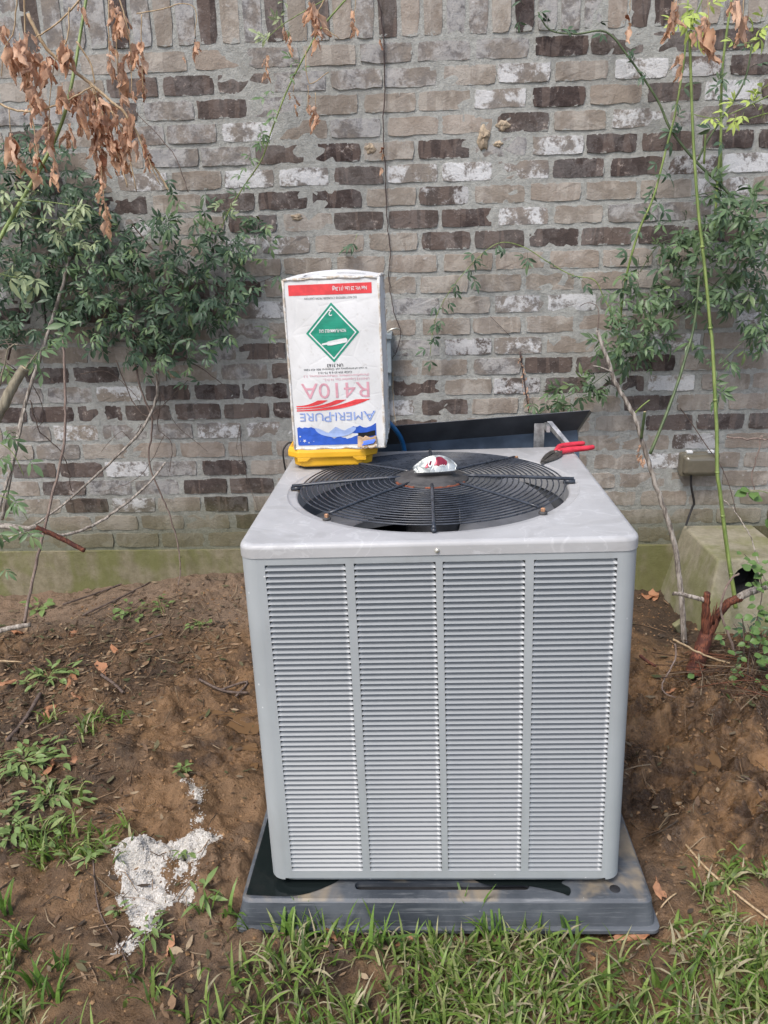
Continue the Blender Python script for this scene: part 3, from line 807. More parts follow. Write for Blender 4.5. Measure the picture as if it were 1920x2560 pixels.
# lid: rolled edges, dished ring round a circular opening
FC = (-.005, .008)                              # fan centre
lid = MB(); NR = 96; RO = .326
O0 = rrect(-.400, .400, -.392, .392, .036, 8); O1 = rrect(-.3985, .3985, -.3905, .3905, .035, 8); O2 = rrect(-.395, .395, -.387, .387, .033, 8); O3 = rrect(-.390, .390, -.382, .382, .030, 8)
Ob = rrect(-.400, .400, -.392, .392, .036, 8)
ring_stack(lid, [(Ob, AH-LIP), (O0, AH-.0105), (O0, AH-.0095), (O1, AH-.0050), (O2, AH-.0016), (O3, AH)], cap_top=False, smooth=True)
circ = [(FC[0]+.352*math.cos(2*PI*k/NR), FC[1]+.352*math.sin(2*PI*k/NR)) for k in range(NR)]
poly_holes(lid, O3, [circ], AH)
prof = [(.352, 0), (.349, -.0022), (.345, -.0036), (.333, -.0040), (.3285, -.0052), (RO, -.012), (RO, -.055)]
lid.lathe([(r, z+AH) for r, z in prof][::-1], NR, (FC[0], FC[1], 0))
lido = obj('lid', lid, M['lid'], ac)
q = MB(); q.lathe([(0, .0045), (.003, .0043), (.0042, .003), (.005, .0015), (.0055, 0)], 10)
q.v = [(x+.0, -.392-z, y+AH-.019) for x, y, z in q.v]; obj('screw', q, M['zinc'], lido)
# fan shroud, motor and blades below the guard
q = MB(); q.lathe([(.334, AH-.04), (.330, AH-.12), (.325, AH-.20)], 64, (*FC, 0)); obj('shroud', q, M['shroud'], ac)
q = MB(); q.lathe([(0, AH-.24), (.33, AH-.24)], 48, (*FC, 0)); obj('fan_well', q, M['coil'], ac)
fan = MB()
for k in range(2):
    a0 = PI*k+.06
    def bl(u, v, a0=a0):
        r = .07+.235*u; g = a0+(v-.5)*(1.15+.35*u); z = AH-.075+(v-.5)*.070
        return (FC[0]+r*math.cos(g), FC[1]+r*math.sin(g), z)
    b1 = MB(); b1.grid(bl, 8, 8); obj('fan_blade', b1, M['blade'], ac)
q = MB(); q.lathe([(0, AH-.03), (.060, AH-.032), (.066, AH-.045), (.066, AH-.17)], 32, (*FC, 0)); obj('motor', q, M['darkmetal'], ac)
q = MB(); q.box((-.16, -.34, AH-.17), (-.04, -.30, AH-.06)); obj('wiring_cover', q, M['galv'], ac)
# guard: 17 wire rings on eight spokes, domed towards the hub
def dome(r): return AH+.004+.017*(1-(r/.335)**1.6)
gd = bpy.data.objects.new('fan_guard', None); COL.objects.link(gd); gd.parent = ac
NRG = 17
for k in range(NRG):
    r = .102+(.318-.102)*k/(NRG-1); q = MB(); q.torus(r, .0018, (*FC, dome(r)+.002), 72, 6); obj('ring', q, M['wire'], gd)
for k in range(8):
    g = k*PI/4+(.01 if k % 2 else 0); q = MB(); tip = .343 if k % 2 == 0 else .322
    pts = []
    for i in range(9):
        r = .075+(tip-.075)*i/8; pts.append((FC[0]+r*math.cos(g), FC[1]+r*math.sin(g), dome(min(r, .335))+.0050))
    q.tube(pts, .0040 if k % 2 == 0 else .0033, 8)
    if k % 2 == 0:
        q.tube([(FC[0]+r*math.cos(g), FC[1]+r*math.sin(g), dome(.335)-.0015) for r in (.318, .346)], .0052, 8)
    sp = obj('spoke', q, M['wire'], gd)
    if k % 2:
        cx, cy = FC[0]+.331*math.cos(g), FC[1]+.331*math.sin(g)
        b2 = MB(); b2.lathe([(0, .003), (.0088, .0028), (.0098, 0), (.009, -.003)], 14, (cx, cy, AH)); obj('clip', b2, M['hub'], gd)
        b2 = MB(); b2.prism([(cx+.0050*math.cos(PI/3*i), cy+.0050*math.sin(PI/3*i)) for i in range(6)], AH+.003, AH+.0105, None, .0012); obj('bolt', b2, M['copperbolt'], gd)
q = MB(); q.lathe([(0, .016), (.052, .016), (.057, .0145), (.059, .010), (.083, .0065), (.089, .0035), (.0905, -.001), (.086, -.004)], 48, (*FC, dome(.09)))
hub = obj('hub_plate', q, M['hub'], gd)
for a0, a1 in ((-2.75, -2.05), (-1.75, -.55)):
    q = MB(); q.tube([(FC[0]+.0905*math.cos(a0+(a1-a0)*i/12), FC[1]+.0905*math.sin(a0+(a1-a0)*i/12), dome(.09)+.0005+.0012*math.sin(i*2.2)) for i in range(13)], .0036, 6); obj('rusty_rim', q, M['rust'], hub)

def ufr(name, label, cat, loc, rotz=0):
    """a thing standing on the lid: loc in the condenser's own frame (x, y from front face, z above lid)"""
    R_ = UROT @ Matrix.Rotation(rotz, 3, 'Z')
    return thing(name, label, cat, UROT @ Vector((loc[0], loc[1], HT+loc[2])), rot=R_)

# ---------------------------------------------------------------- loose access cover behind the condenser
cov = thing('access_cover', 'loose dark metal access cover leaning behind the air conditioner', 'metal cover', (0, .90, .30))
YF, YT = .935, .872                               # fold line and forward-leaning top edge
A0, A1 = at(900, 1117, YF), at(1443, 1075, YF); B0, B1 = at(900, 1072, YT), at(1475, 1026, YT); E1 = at(1450, 1160, YF+.004)
def quad(q, *p): q.add(p, [tuple(range(len(p)))])
q = MB(); quad(q, (A0.x, YF, .30), (E1.x, YF, .30), E1, A1, A0)
f1 = obj('back_sheet', q, M['panelblue'], cov); s = f1.modifiers.new('t', 'SOLIDIFY'); s.thickness = .002; s.offset = -1
q = MB(); quad(q, A0, A1, B1, B0); f2 = obj('top_flange', q, M['paneldark'], cov); s = f2.modifiers.new('t', 'SOLIDIFY'); s.thickness = .0018; s.offset = -1
q = MB(); q.tube([B0, B1], .0026, 6); obj('rolled_edge', q, M['galv'], f2)
C1 = B1+Vector((.012, .030, -.012)); D1 = A1+Vector((.010, .03, -.012))
q = MB(); quad(q, A1, D1, C1, B1); f3 = obj('end_flange', q, M['paneldark'], cov); s = f3.modifiers.new('t', 'SOLIDIFY'); s.thickness = .002
q = MB(); quad(q, (E1.x, YF, .30), (E1.x+.010, YF+.03, .30), D1, A1); f4 = obj('side_flange', q, M['paneldark'], cov); s = f4.modifiers.new('t', 'SOLIDIFY'); s.thickness = .002
def fl(x, k): return A0.lerp(A1, x).lerp(B0.lerp(B1, x), k)+Vector((0, -.0016, .0008))
q = MB(); quad(q, fl(.37, .38), fl(.82, .42), fl(.835, .78), fl(.372, .74)); obj('sticker', q, M['sticker'], f2)
br = thing('bracket', 'small bare galvanized bracket standing at the rear edge of the lid', 'bracket', (.30, .86, .80))
q = MB(); q.box((.292, .862, .78), (.322, .865, .985)); obj('upright_plate', q, M['galv'], br)
q = MB(); q.box((.322, .820, .968), (.332, .868, .986)); q.add([(.330, .868, .990), (.344, .868, .990), (.389, .800, .938), (.375, .800, .938), (.330, .868, .975), (.344, .868, .975), (.389, .800, .925), (.375, .800, .925)],
    [(0, 3, 2, 1), (4, 5, 6, 7), (0, 1, 5, 4), (1, 2, 6, 5), (2, 3, 7, 6), (3, 0, 4, 7)]); obj('diagonal_bar', q, M['galv'], br)

# ---------------------------------------------------------------- charging scale with the inverted refrigerant carton
scl = ufr('charging_scale', 'yellow plastic refrigerant scale under the white carton', 'scale', (-.268, .692, 0), rotz=.012)
SD = .222
def chamf(w, d, c): return [(-w/2+c, -d/2), (w/2-c, -d/2), (w/2, -d/2+c), (w/2, d/2-c), (w/2-c, d/2), (-w/2+c, d/2), (-w/2, d/2-c), (-w/2, -d/2+c)]
q = MB(); q.prism(chamf(.190, SD-.04, .02), 0, .010); obj('rubber_base', q, M['blackplastic'], scl)
q = MB(); ring_stack(q, [(chamf(.198, SD-.02, .022), .008), (chamf(.208, SD, .026), .012), (chamf(.213, SD+.002, .026), .038)], cap_bot=True); bevel(obj('lower_case', q, M['yellow'], scl), .003)
q = MB(); ring_stack(q, [(chamf(.232, SD+.012, .030), .034), (chamf(.240, SD+.018, .030), .037), (chamf(.240, SD+.018, .030), .050), (chamf(.232, SD+.010, .028), .062), (chamf(.222, SD, .026), .062), (chamf(.220, SD-.002, .026), .0575)], cap_bot=True)
bevel(obj('upper_tray', q, M['yellow'], scl), .0025)
for sx in (-1, 1):
    q = MB(); q.add([(sx*.12, -.1195, .026), (sx*.066, -.1195, .026), (sx*.054, -.1195, .037), (sx*.12, -.1195, .037), (sx*.12, -.100, .026), (sx*.066, -.100, .026), (sx*.054, -.100, .037), (sx*.12, -.100, .037)],
        [(0, 1, 2, 3), (4, 7, 6, 5), (0, 4, 5, 1), (2, 6, 7, 3), (0, 3, 7, 4), (1, 5, 6, 2)] if sx < 0 else [(3, 2, 1, 0), (5, 6, 7, 4), (1, 5, 4, 0), (3, 7, 6, 2), (4, 7, 3, 0), (2, 6, 5, 1)])
    q.v = [(max(-.0915, min(.0915, x)), y, z) for x, y, z in q.v]
    bevel(obj('tray_skirt', q, M['yellow'], scl), .0015)
q = MB(); q.tube(smooth_path([(-.118, .035, .040), (-.135, .03, .046), (-.150, .02, .030), (-.152, .02, .0), (-.149, .03, -.06), (-.150, .05, -.15)]), .0026, 8); obj('cord', q, M['cordblack'], scl)

CW, CH, CDp = .242, .432, .242
ct = ufr('refrigerant_carton', 'white printed refrigerant carton standing upside down on the yellow scale', 'carton', (-.243, .697, .0585), rotz=-.004)
def bulge(x, z):
    """outward swell and dents of the front board, x from centre, z from bottom"""
    s = x/(CW/2); t = z/CH
    b = .0055*(1-s*s)*math.sin(PI*min(1, max(0, t)))**.8
    b += .0035*(float(fbm(x*22+5, z*22, 3, 61))-.5)*(1-s**6)
    return b
def face(xf, t): return (xf, -CDp/2-bulge(xf, t*CH), t*CH)
cbx = MB()
def edge_in(t): return .0035*float(vnoise(t*14, 2, 8))
def fr(u, v):
    x = (u-.5)*(CW-.004-2*edge_in(v)*0); return face(x, v)
cbx.grid(fr, 24, 40)
def shell(u, v):                                 # the other three sides as one wrap
    k = u*3; t = v*CH
    w = CW/2-.002; d = CDp/2
    if k <= 1: p = (w, -d+2*d*k)
    elif k <= 2: p = (w-2*w*(k-1), d)
    else: p = (-w, d-2*d*(k-2))
    o = .004*(float(fbm(p[0]*20+p[1]*15+3, t*18, 3, 71))-.5)
    sgn = (1, 0) if k <= 1 else (0, 1) if k <= 2 else (-1, 0)
    e = min(k % 1 if k % 1 else 0, 1-(k % 1) if k % 1 else 0)
    b = (.004*math.sin(PI*v)+o)*min(1, e*6)
    return (p[0]+sgn[0]*b, p[1]+sgn[1]*b, t)
cbx.grid(shell, 30, 24)
board = obj('board', cbx, M['carton'], ct)
def topf(u, v):
    x = (u-.5)*(CW-.002); y = (v-.5)*CDp
    return (x, y, CH+.002+.013*math.sin(PI*u)*(.4+.6*v)+.006*(1-u)*v-.004*abs(math.sin(PI*v*1.0)-1)*0+.002*(float(vnoise(x*60, y*60, 3))-.5))
q = MB(); q.grid(topf, 12, 12); q.box((-CW/2+.003, -CDp/2+.003, 0), (CW/2-.003, CDp/2-.003, .002)); obj('end_flaps', q, M['carton'], ct)
for x, y0 in ((-1, -1), (1, -1), (1, 1), (-1, 1)):
    q = MB(); q.tube([(x*(CW/2-.0015), y0*(CDp/2-.0005), CH*i/14+(.0006 if i else .001)) for i in range(15)], [.0022+.0022*random.random() for i in range(15)], 6); obj('crushed_edge', q, M['cartonedge'], board)
for z, (a, b) in ((CH, ((-1, -1), (1, -1))), (CH, ((1, -1), (1, 1))), (.002, ((-1, -1), (1, -1))), (.002, ((1, -1), (1, 1)))):
    q = MB(); q.tube([(CW/2*(a[0]+(b[0]-a[0])*i/14)*.985, CDp/2*(a[1]+(b[1]-a[1])*i/14)*.998, z+(.0015*math.sin(i*1.7))+(.003*math.sin(PI*i/14) if z > .1 else 0)) for i in range(15)], [.0022+.0026*random.random() for i in range(15)], 6); obj('crushed_edge', q, M['cartonedge'], board)
# printing: s runs from the left edge, t from the bottom, both 0..1
def FP(s, t, lift=.0006): x = (s-.5)*CW; return (x, -CDp/2-bulge(x, t*CH)-lift, t*CH)
def patch(name, fn, nu, nv, mat, lift=.0006, parent=None):
    q = MB(); q.grid(lambda u, v: FP(*fn(u, v), lift), nu, nv); return obj(name, q, M[mat], parent or board)
def poly_print(name, pts, mat, lift=.0006, sub=1):
    from mathutils.geometry import tessellate_polygon
    fine = []
    for i in range(len(pts)):
        a, b = pts[i], pts[(i+1) % len(pts)]
        for k in range(sub): fine.append((a[0]+(b[0]-a[0])*k/sub, a[1]+(b[1]-a[1])*k/sub))
    tri = tessellate_polygon([[Vector((x, y, 0)) for x, y in fine]])
    q = MB(); F = []
    for a, b, c in tri:
        n = (fine[b][0]-fine[a][0])*(fine[c][1]-fine[a][1])-(fine[b][1]-fine[a][1])*(fine[c][0]-fine[a][0])
        F.append((a, b, c) if n > 0 else (a, c, b))
    q.add([FP(s, t, lift) for s, t in fine], F); return obj(name, q, M[mat], board)
def text_print(body, s0, s1, t, hcap, mat, lift=.0009, bold=0., flip=True, parent=None, sx=None):
    """a line of lettering printed upside down between s0 and s1"""
    cu = bpy.data.curves.new('lettering', 'FONT'); cu.body = body; cu.size = 1; cu.offset = bold; cu.resolution_u = 3
    tmp = bpy.data.objects.new('tmp_text', cu); COL.objects.link(tmp)
    dg = bpy.context.evaluated_depsgraph_get(); me = bpy.data.meshes.new_from_object(tmp.evaluated_get(dg))
    bpy.data.objects.remove(tmp); bpy.data.curves.remove(cu)
    V = np.empty(len(me.vertices)*3); me.vertices.foreach_get('co', V); V = V.reshape(-1, 3)
    x0, x1 = V[:, 0].min(), V[:, 0].max()
    k = (V[:, 0]-x0)/(x1-x0); S = s1+(s0-s1)*k if flip else s0+(s1-s0)*k
    T = t+(-1 if flip else 1)*(V[:, 1]/.70)*hcap
    P = np.array([FP(a, b, lift) for a, b in zip(S, T)])
    me.vertices.foreach_set('co', P.ravel()); me.update()
    return obj('printed_text', me, M[mat], parent or board)
bar = patch('red_bar', lambda u, v: (.057+.863*u, .913+.060*v), 16, 3, 'redink')
text_print('Net Wt. 25 Lbs. (11.3kg)', .515, .87, .954, .021, 'whiteink', .0014, .012)
text_print('DO NOT REMOVE CYLINDER FROM CARTON', .22, .76, .900, .0125, 'blackink')
dc, dt, dw, dh = .493, .697, .280, .172
def dia(k, mat, lift): return poly_print('diamond', [(dc-dw*k, dt), (dc, dt-dh*k), (dc+dw*k, dt), (dc, dt+dh*k)], mat, lift, 8)
dia(1, 'greenink', .0006); dia(.90, 'whiteink', .0010); dia(.835, 'greenink', .0014)
text_print('2', dc-.035, dc+.005, dt+.130, .034, 'whiteink', .0020, .01)
text_print('NON-FLAMMABLE GAS', dc-.138, dc+.142, dt+.021, .019, 'whiteink', .0020, .015)
cyl = [(.135, .052), (.150, .043), (.150, .034), (.138, .026), (-.035, .028+.006), (-.062, .036-.012+.006), (-.118, .030-.008), (-.120, .032), (-.062, .040), (-.03, .050)]
poly_print('cylinder_symbol', [(dc+a, dt-.084+b*1.0) for a, b in [(.150, .046), (.152, .036), (.142, .027), (-.02, .012), (-.055, .012), (-.070, .017), (-.118, .014), (-.120, .024), (-.070, .029), (-.050, .036), (-.02, .039), (.135, .053)]], 'whiteink', .0020)
text_print('UN 3163', .415, .585, .517, .018, 'blackink', .0009, .012)
text_print('In case of emergency call: Chemtrec 800 424 9300', .165, .835, .492, .0115, 'blackink')
text_print('CAS# 354-33-6 & 75-10-5', .315, .675, .472, .0125, 'blackink')
text_print('(Pentafluoroethane, Difluoromethane), 2.2', .155, .855, .453, .0125, 'pinkink')
text_print('UN3163 Liquefied Gas, N.O.S.,', .365, .855, .431, .0135, 'pinkink')
text_print('R410A', .120, .850, .404, .092, 'pinkink', .0009, 0.)
for a, b, c in ((0, .40, .29), (.012, .60, .49), (.024, .86, .70)):
    up = []; lo = []
    for i in range(15):
        k = i/14; e = k**2.3; s = .055+(b-.055)*k; s2 = .055+(c-.055)*k
        base = .238+.013*(2-a/.012)
        up.append((.055+(c-.055)*k, base+.007+(.302-base-.007)*e)); lo.append((.055+(b-.055)*k, base+(.302-base)*k**3.2))
    poly_print('red_swoosh', lo+up[::-1], 'redink', .0008)
def ameri(mat, lift, bold):
    for word, s0, s1, h in (('A', .775, .905, .060), ('MERI', .470, .765, .050), ('-', .432, .460, .050), ('P', .345, .425, .060), ('URE', .085, .340, .050)):
        text_print(word, s0, s1, .2285-(.060-h)*.35, h, mat, lift, bold)
ameri('blueink', .0009, 0.); ameri('lightblueink', .0013, -.018)
ridge = [(.045, .135), (.07, .142), (.10, .133), (.13, .140), (.165, .135), (.20, .140), (.235, .131), (.28, .128), (.32, .118), (.36, .105), (.385, .100), (.41, .112), (.445, .128), (.47, .138), (.50, .128), (.53, .118), (.56, .113), (.60, .124), (.63, .131), (.66, .138), (.70, .133), (.73, .142), (.765, .130), (.80, .128), (.84, .135), (.87, .142), (.905, .155)]
poly_print('blue_landscape', [(.045, .034), (.055, .026), (.905, .026)]+ridge[::-1], 'blueink', .0008, 2)
moon = [(.255+.21-.225*math.cos(PI*i/16), .134-.060*math.sin(PI*i/16)) for i in range(17)]
poly_print('light_blue_moon', moon[::-1]+[(.30, .124), (.36, .106), (.385, .101), (.41, .113), (.47, .137), (.53, .119), (.56, .114), (.60, .125), (.64, .133)][::1], 'lightblueink', .0012)
for sx, tz, r in ((.118, .055, .021), (.072, .083, .012), (.165, .043, .011), (.072, .055, .006), (.218, .050, .006)):
    poly_print('star', [(sx+(r if i % 2 == 0 else r*.42)*math.sin(PI*i/5), tz-.56*(r if i % 2 == 0 else r*.42)*math.cos(PI*i/5)) for i in range(10)], 'whiteink', .0014)
poly_print('torn_hole', [(.705, .098), (.74, .096), (.80, .098), (.85, .106), (.895, .110), (.893, .080), (.80, .070), (.71, .070)], 'void', .0016)
q = MB()
def flapf(u, v):
    s = .700+.20*u+.012*math.sin(u*9); t = .072-.062*v+.006*math.sin(u*14+1); p = FP(s, t, .002+.016*v*v); return p
q.grid(flapf, 10, 6); fp = obj('torn_flap', q, M['cardboard'], board); s = fp.modifiers.new('t', 'SOLIDIFY'); s.thickness = .0015
q = MB(); q.grid(lambda u, v: Vector(FP(.755+.13*u+.01*math.sin(v*5), .047-.022*v+.013*u, .0042+.016*((.025+.03*v)/.062)**1.4)), 6, 4); obj('torn_print', q, M['blueink'], fp)
q = MB(); q.grid(lambda u, v: Vector(FP(.735+.17*u+.006*math.sin(u*20), .020-.014*v+.010*u, .014+.004*v)), 8, 2); obj('torn_edge', q, M['cartonedge'], fp)
for k, (sx, sy, w) in enumerate(((-.05, -.06, .055), (.045, -.05, .075))):  # marks on the end flaps
    cu = MB()
    for i in range(3 if k else 1):
        a0 = sx-w/2; y = sy+.014*i
        if k: cu.grid(lambda u, v: (a0+w*u, y+.0035*v, topf((a0+w*u)/CW+.5, (y+.0035*v)/CDp+.5)[2]+.0012), 8, 1)
        else: cu.grid(lambda u, v: (sx+.028*math.cos(1.0+3.6*u)*(1-.25*v), sy+.022*math.sin(1.0+3.6*u)*(1-.25*v), topf(.5+(sx+.028*math.cos(1.0+3.6*u))/CW, .5+(sy+.022*math.sin(1.0+3.6*u))/CDp)[2]+.0013), 14, 1)
    obj('flap_print', cu, M['blackink'], board)

# ---------------------------------------------------------------- hose, can, pliers on and behind the lid
hp = smooth_path([at(955, 1040, .845), at(985, 1070, .85), at(1003, 1098, .87), at(1011, 1132, .885), at(1008, 1190, .88), at(985, 1300, .90)])
q = MB(); q.tube(hp, .0072, 10); h_ = obj('charging_hose', q, M['hose']); tag(h_, 'blue rubber hose curving down behind the white carton', 'hose')
can = ufr('crushed_can', 'crushed silver drink can with maroon print on the fan hub', 'can', (.004, .368, .047), rotz=.12)
def can_h(u): return .004+.036*max(0., math.sin(PI*min(1., max(0., (u*.93+.035)))))**.62*(1-.25*(1-u))
def can_side(sgn):
    def f(u, v):
        """one wall of the folded can: u along, v from the flat bottom to the ridge"""
        x = (u-.5)*.102; h = can_h(u)
        y = sgn*(.017*(1-v**1.6)*(.55+.45*math.sin(PI*u))+.0016*math.sin(u*21+v*4)*math.sin(PI*v))+.006*v
        return (x+.002*math.sin(v*9+u*3), y, h*v+.0008*math.sin(u*40)*math.sin(PI*v))
    return f
cf = can_side(-1); cbk = can_side(1)
q = MB(); q.grid(cf, 24, 10); cb = obj('can_front', q, M['can'], can)
q = MB(); q.grid(lambda u, v: cbk(1-u, v), 24, 10); obj('can_back', q, M['can'], can)
for ux in (.015, .985):
    q = MB(); q.tube([cf(ux, k/8) for k in range(9)]+[cbk(ux, 1-k/8) for k in range(1, 9)], .0015, 6); obj('can_rim', q, M['can'], can)
def can_print(name, f, nu, nv, mat, lift):
    def g(a, b): p = cf(*f(a, b)); return (p[0], p[1]-lift, p[2]+lift*.4)
    q = MB(); q.grid(g, nu, nv); obj(name, q, M[mat], cb)
can_print('maroon_panel', lambda a, b: (.46+.30*a, .40+.52*math.sin(PI*(.12+.76*a))**.5*b), 10, 6, 'canred', .0010)
can_print('maroon_panel', lambda a, b: (.27+.13*a, .34+.42*b*(.5+.5*a)), 5, 5, 'canred', .0010)
can_print('white_letter', lambda a, b: (.385+.050*math.cos(2*PI*a)*(1-.42*b), .58+.26*math.sin(2*PI*a)*(1-.42*b)), 18, 1, 'whiteink', .0018)
can_print('white_letter', lambda a, b: (.452+.018*a+.03*b, .30+.62*b), 1, 8, 'whiteink', .0018)
can_print('white_letter', lambda a, b: (.60+.16*a, .36+.05*b+.04*math.sin(a*20)), 10, 1, 'whiteink', .0018)
# pliers: grips towards the right rear, jaws to the left front
pl = ufr('pliers', 'pliers with red dipped handles lying on the right rear of the lid', 'pliers', (.362, .655, .0))
def PL(x, y, z=.009): return Vector((x-.362, y-.655, z))
jaw0, piv = PL(.284, .572, .005), PL(.338, .660, .009)
ax = (piv-jaw0).normalized(); sd_ = Vector((-ax.y, ax.x, 0))
for s in (-1, 1):
    q = MB(); pts = [jaw0+sd_*s*.0012, jaw0+ax*.02+sd_*s*.0048, jaw0+ax*.045+sd_*s*.0075, jaw0+ax*.07+sd_*s*.0095, piv+sd_*s*.009, piv+ax*.016+sd_*s*.006]
    P = []
    for i, p in enumerate(pts):
        w = (.0012, .0045, .0065, .0085, .008, .005)[i]; hh = (.0015, .003, .0045, .0055, .006, .005)[i]
        for a, b in ((-1, -1), (1, -1), (1, 1), (-1, 1)): P.append(p+sd_*a*w*.95+Vector((0, 0, b*hh)))
    F = [(i*4+k, i*4+(k+1) % 4, i*4+4+(k+1) % 4, i*4+4+k) for i in range(5) for k in range(4)]+[(3, 2, 1, 0), (20, 21, 22, 23)]
    q.add(P, F); bevel(obj('jaw', q, M['steel'], pl), .0012)
q = MB(); q.lathe([(0, .0085), (.006, .008), (.0075, .006), (.0078, 0)], 16, tuple(piv+Vector((0, 0, -.001)))); obj('pivot_rivet', q, M['steel'], pl)
for pts, name in (([piv-sd_*.004+ax*.008, PL(.353, .676, .010), PL(.385, .690, .011), PL(.425, .699, .011), PL(.449, .712, .011)], 'n'),
                  ([piv+sd_*.005+ax*.008, PL(.348, .700, .011), PL(.362, .728, .012), PL(.395, .745, .012), PL(.432, .757, .012)], 'f')):
    q = MB(); sp = smooth_path(pts, 6); n = len(sp); q.tube(sp, [.0060+.0022*math.sin(PI*min(1, .25+.7*i/n)) if i < n-1 else .005 for i in range(n)], 10)
    obj('handle', q, M['redgrip'], pl)

# ---------------------------------------------------------------- fittings on the wall
ds = thing('disconnect_box', 'narrow grey electrical box on the wall behind the carton', 'electrical box', (-.19, 1.70, 1.0))
q = MB(); q.box((-.255, 1.665, 1.018), (-.152, YW-.002, 1.165)); bevel(obj('case', q, M['greybox'], ds), .003)
q = MB(); q.box((-.258, 1.655, 1.148), (-.147, YW-.001, 1.170)); bevel(obj('cap', q, M['greybox'], ds), .003)
q = MB(); q.box((-.235, 1.690, .962), (-.156, YW-.003, 1.018)); bevel(obj('lower_hub', q, M['greybox'], ds), .003)
q = MB(); q.tube(smooth_path([(-.165, 1.68, 1.172), (-.150, 1.675, 1.183), (-.132, 1.68, 1.186), (-.120, 1.70, 1.180)]), .004, 8); obj('hasp', q, M['zinc'], ds)
q = MB(); q.tube([(-.185, 1.735, .965), (-.183, 1.735, .7), (-.175, 1.735, .10)], .013, 10); obj('conduit', q, M['darkmetal'], ds)

ob = thing('outlet_box', 'weatherproof outlet box with cloudy cover on the wall right of the condenser', 'outlet box', (1.08, YW, .56))
q = MB(); q.prism(rrect(1.005, 1.150, .573, .662, .012), 0, .030)
q.v = [(x, YW-.012-z, y) for x, y, z in q.v]; q.f = [f[::-1] for f in q.f]; obj('back_box', q, simple('old_beige_plastic', (.15, .132, .10), .6, 0, .25, 25), ob)
def m_smoky():
    t = NT('cloudy_plastic'); n = t.noise(t.pos(), 30, 4); t.set(Base_Color=t.mix(n, (.105, .092, .066), (.19, .17, .125)), Roughness=.24, Alpha=1.0)
    t.b.inputs['Specular IOR Level'].default_value = .6; return t.m
sm = m_smoky()
q = MB()
for (a, b, c, d, r, z0) in (((1.000, 1.156, .566, .668, .014, .036), (1.006, 1.150, .572, .662, .013, .042)),) and []: pass
ring_stack(q, [(rrect(1.000, 1.158, .566, .668, .014), .034), (rrect(1.002, 1.156, .568, .666, .013), .042), (rrect(1.012, 1.146, .577, .657, .013), .044), (rrect(1.015, 1.143, .580, .654, .012), .062), (rrect(1.022, 1.136, .587, .647, .010), .070), (rrect(1.030, 1.128, .594, .640, .008), .072)], smooth=False)
q.v = [(x, YW-.006-z, y) for x, y, z in q.v]; q.f = [f[::-1] for f in q.f]; bevel(obj('cover', q, sm, ob), .002)
for xx in (1.024, 1.108):
    q = MB(); q.box((xx, YW-.052, .664), (xx+.024, YW-.030, .674)); bevel(obj('hinge', q, M['whiteink'], ob), .002)
cp = [at(1728, 1188, 1.715), at(1728, 1215, 1.715), at(1735, 1255, 1.72), at(1731, 1268, 1.72), at(1722, 1292, 1.71), at(1715, 1314, 1.70)]
q = MB(); q.tube(smooth_path(cp), .0046, 8); c_ = obj('power_cord', q, M['cordblack'], ob)

blk = thing('concrete_block', 'mossy tapered concrete block with a round dark hole against the wall', 'concrete block', (1.2, 1.55, .03))
def blk_build():
    q = MB(); n = 6
    T = [(1.050, 1.750), (1.330, 1.750), (1.345, 1.375), (1.062, 1.375)]
    B = [(.955, 1.752), (1.44, 1.752), (1.46, 1.285), (.995, 1.285)]
    zt_, zb_ = .345, -.03
    P = [(*T[i], zt_-.004*(i > 1)) for i in range(4)]+[(*B[i], zb_) for i in range(4)]
    q.add(P, [(0, 3, 2, 1), (0, 1, 5, 4), (1, 2, 6, 5), (3, 0, 4, 7)])
    # front face (3,2,6,7) with the hole
    a, b, c, d = Vector(P[3]), Vector(P[2]), Vector(P[6]), Vector(P[7])
    def bil(u, v): return (a*(1-u)+b*u)*(1-v)+(d*(1-u)+c*u)*v
    cu_, cv_ = .37, .225; ru, rv = .155, .150; N = 28
    hole = [(cu_+ru*math.cos(2*PI*k/N), cv_+rv*math.sin(2*PI*k/N)) for k in range(N)]
    from mathutils.geometry import tessellate_polygon
    outer = [(0, 0), (1, 0), (1, 1), (0, 1)]
    fl_ = outer+hole; tri = tessellate_polygon([[Vector((*p, 0)) for p in outer], [Vector((*p, 0)) for p in hole]])
    q.add([bil(*p) for p in fl_], [t for t in tri])
    hp_ = [bil(*p) for p in hole]; back = [p+Vector((0, .10, .01)) for p in hp_]
    import bmesh
    me = q.mesh('block', blk.location); bmm = bmesh.new(); bmm.from_mesh(me); bmesh.ops.remove_doubles(bmm, verts=bmm.verts, dist=.0005); bmesh.ops.recalc_face_normals(bmm, faces=bmm.faces); bmm.to_mesh(me); bmm.free()
    bevel(obj('block', me, M['block'], blk), .008, 2, 40)
    w = MB(); w.add(hp_+back, [(k, (k+1) % N, N+(k+1) % N, N+k) for k in range(N)]+[tuple(range(N, 2*N))]); obj('hole_lining', w, M['void'], blk)
blk_build()
q = MB(); q.box((-.05, -.012, -.02), (.05, .012, .02)); 
brk = bpy.data.objects.new('block_flake', q.mesh('block_flake')); brk.data.materials.append(M['block']); COL.objects.link(brk); brk.parent = blk
brk.location = (-.245, -.18, .02); brk.rotation_euler = (.3, .95, .5); bevel(brk, .004)

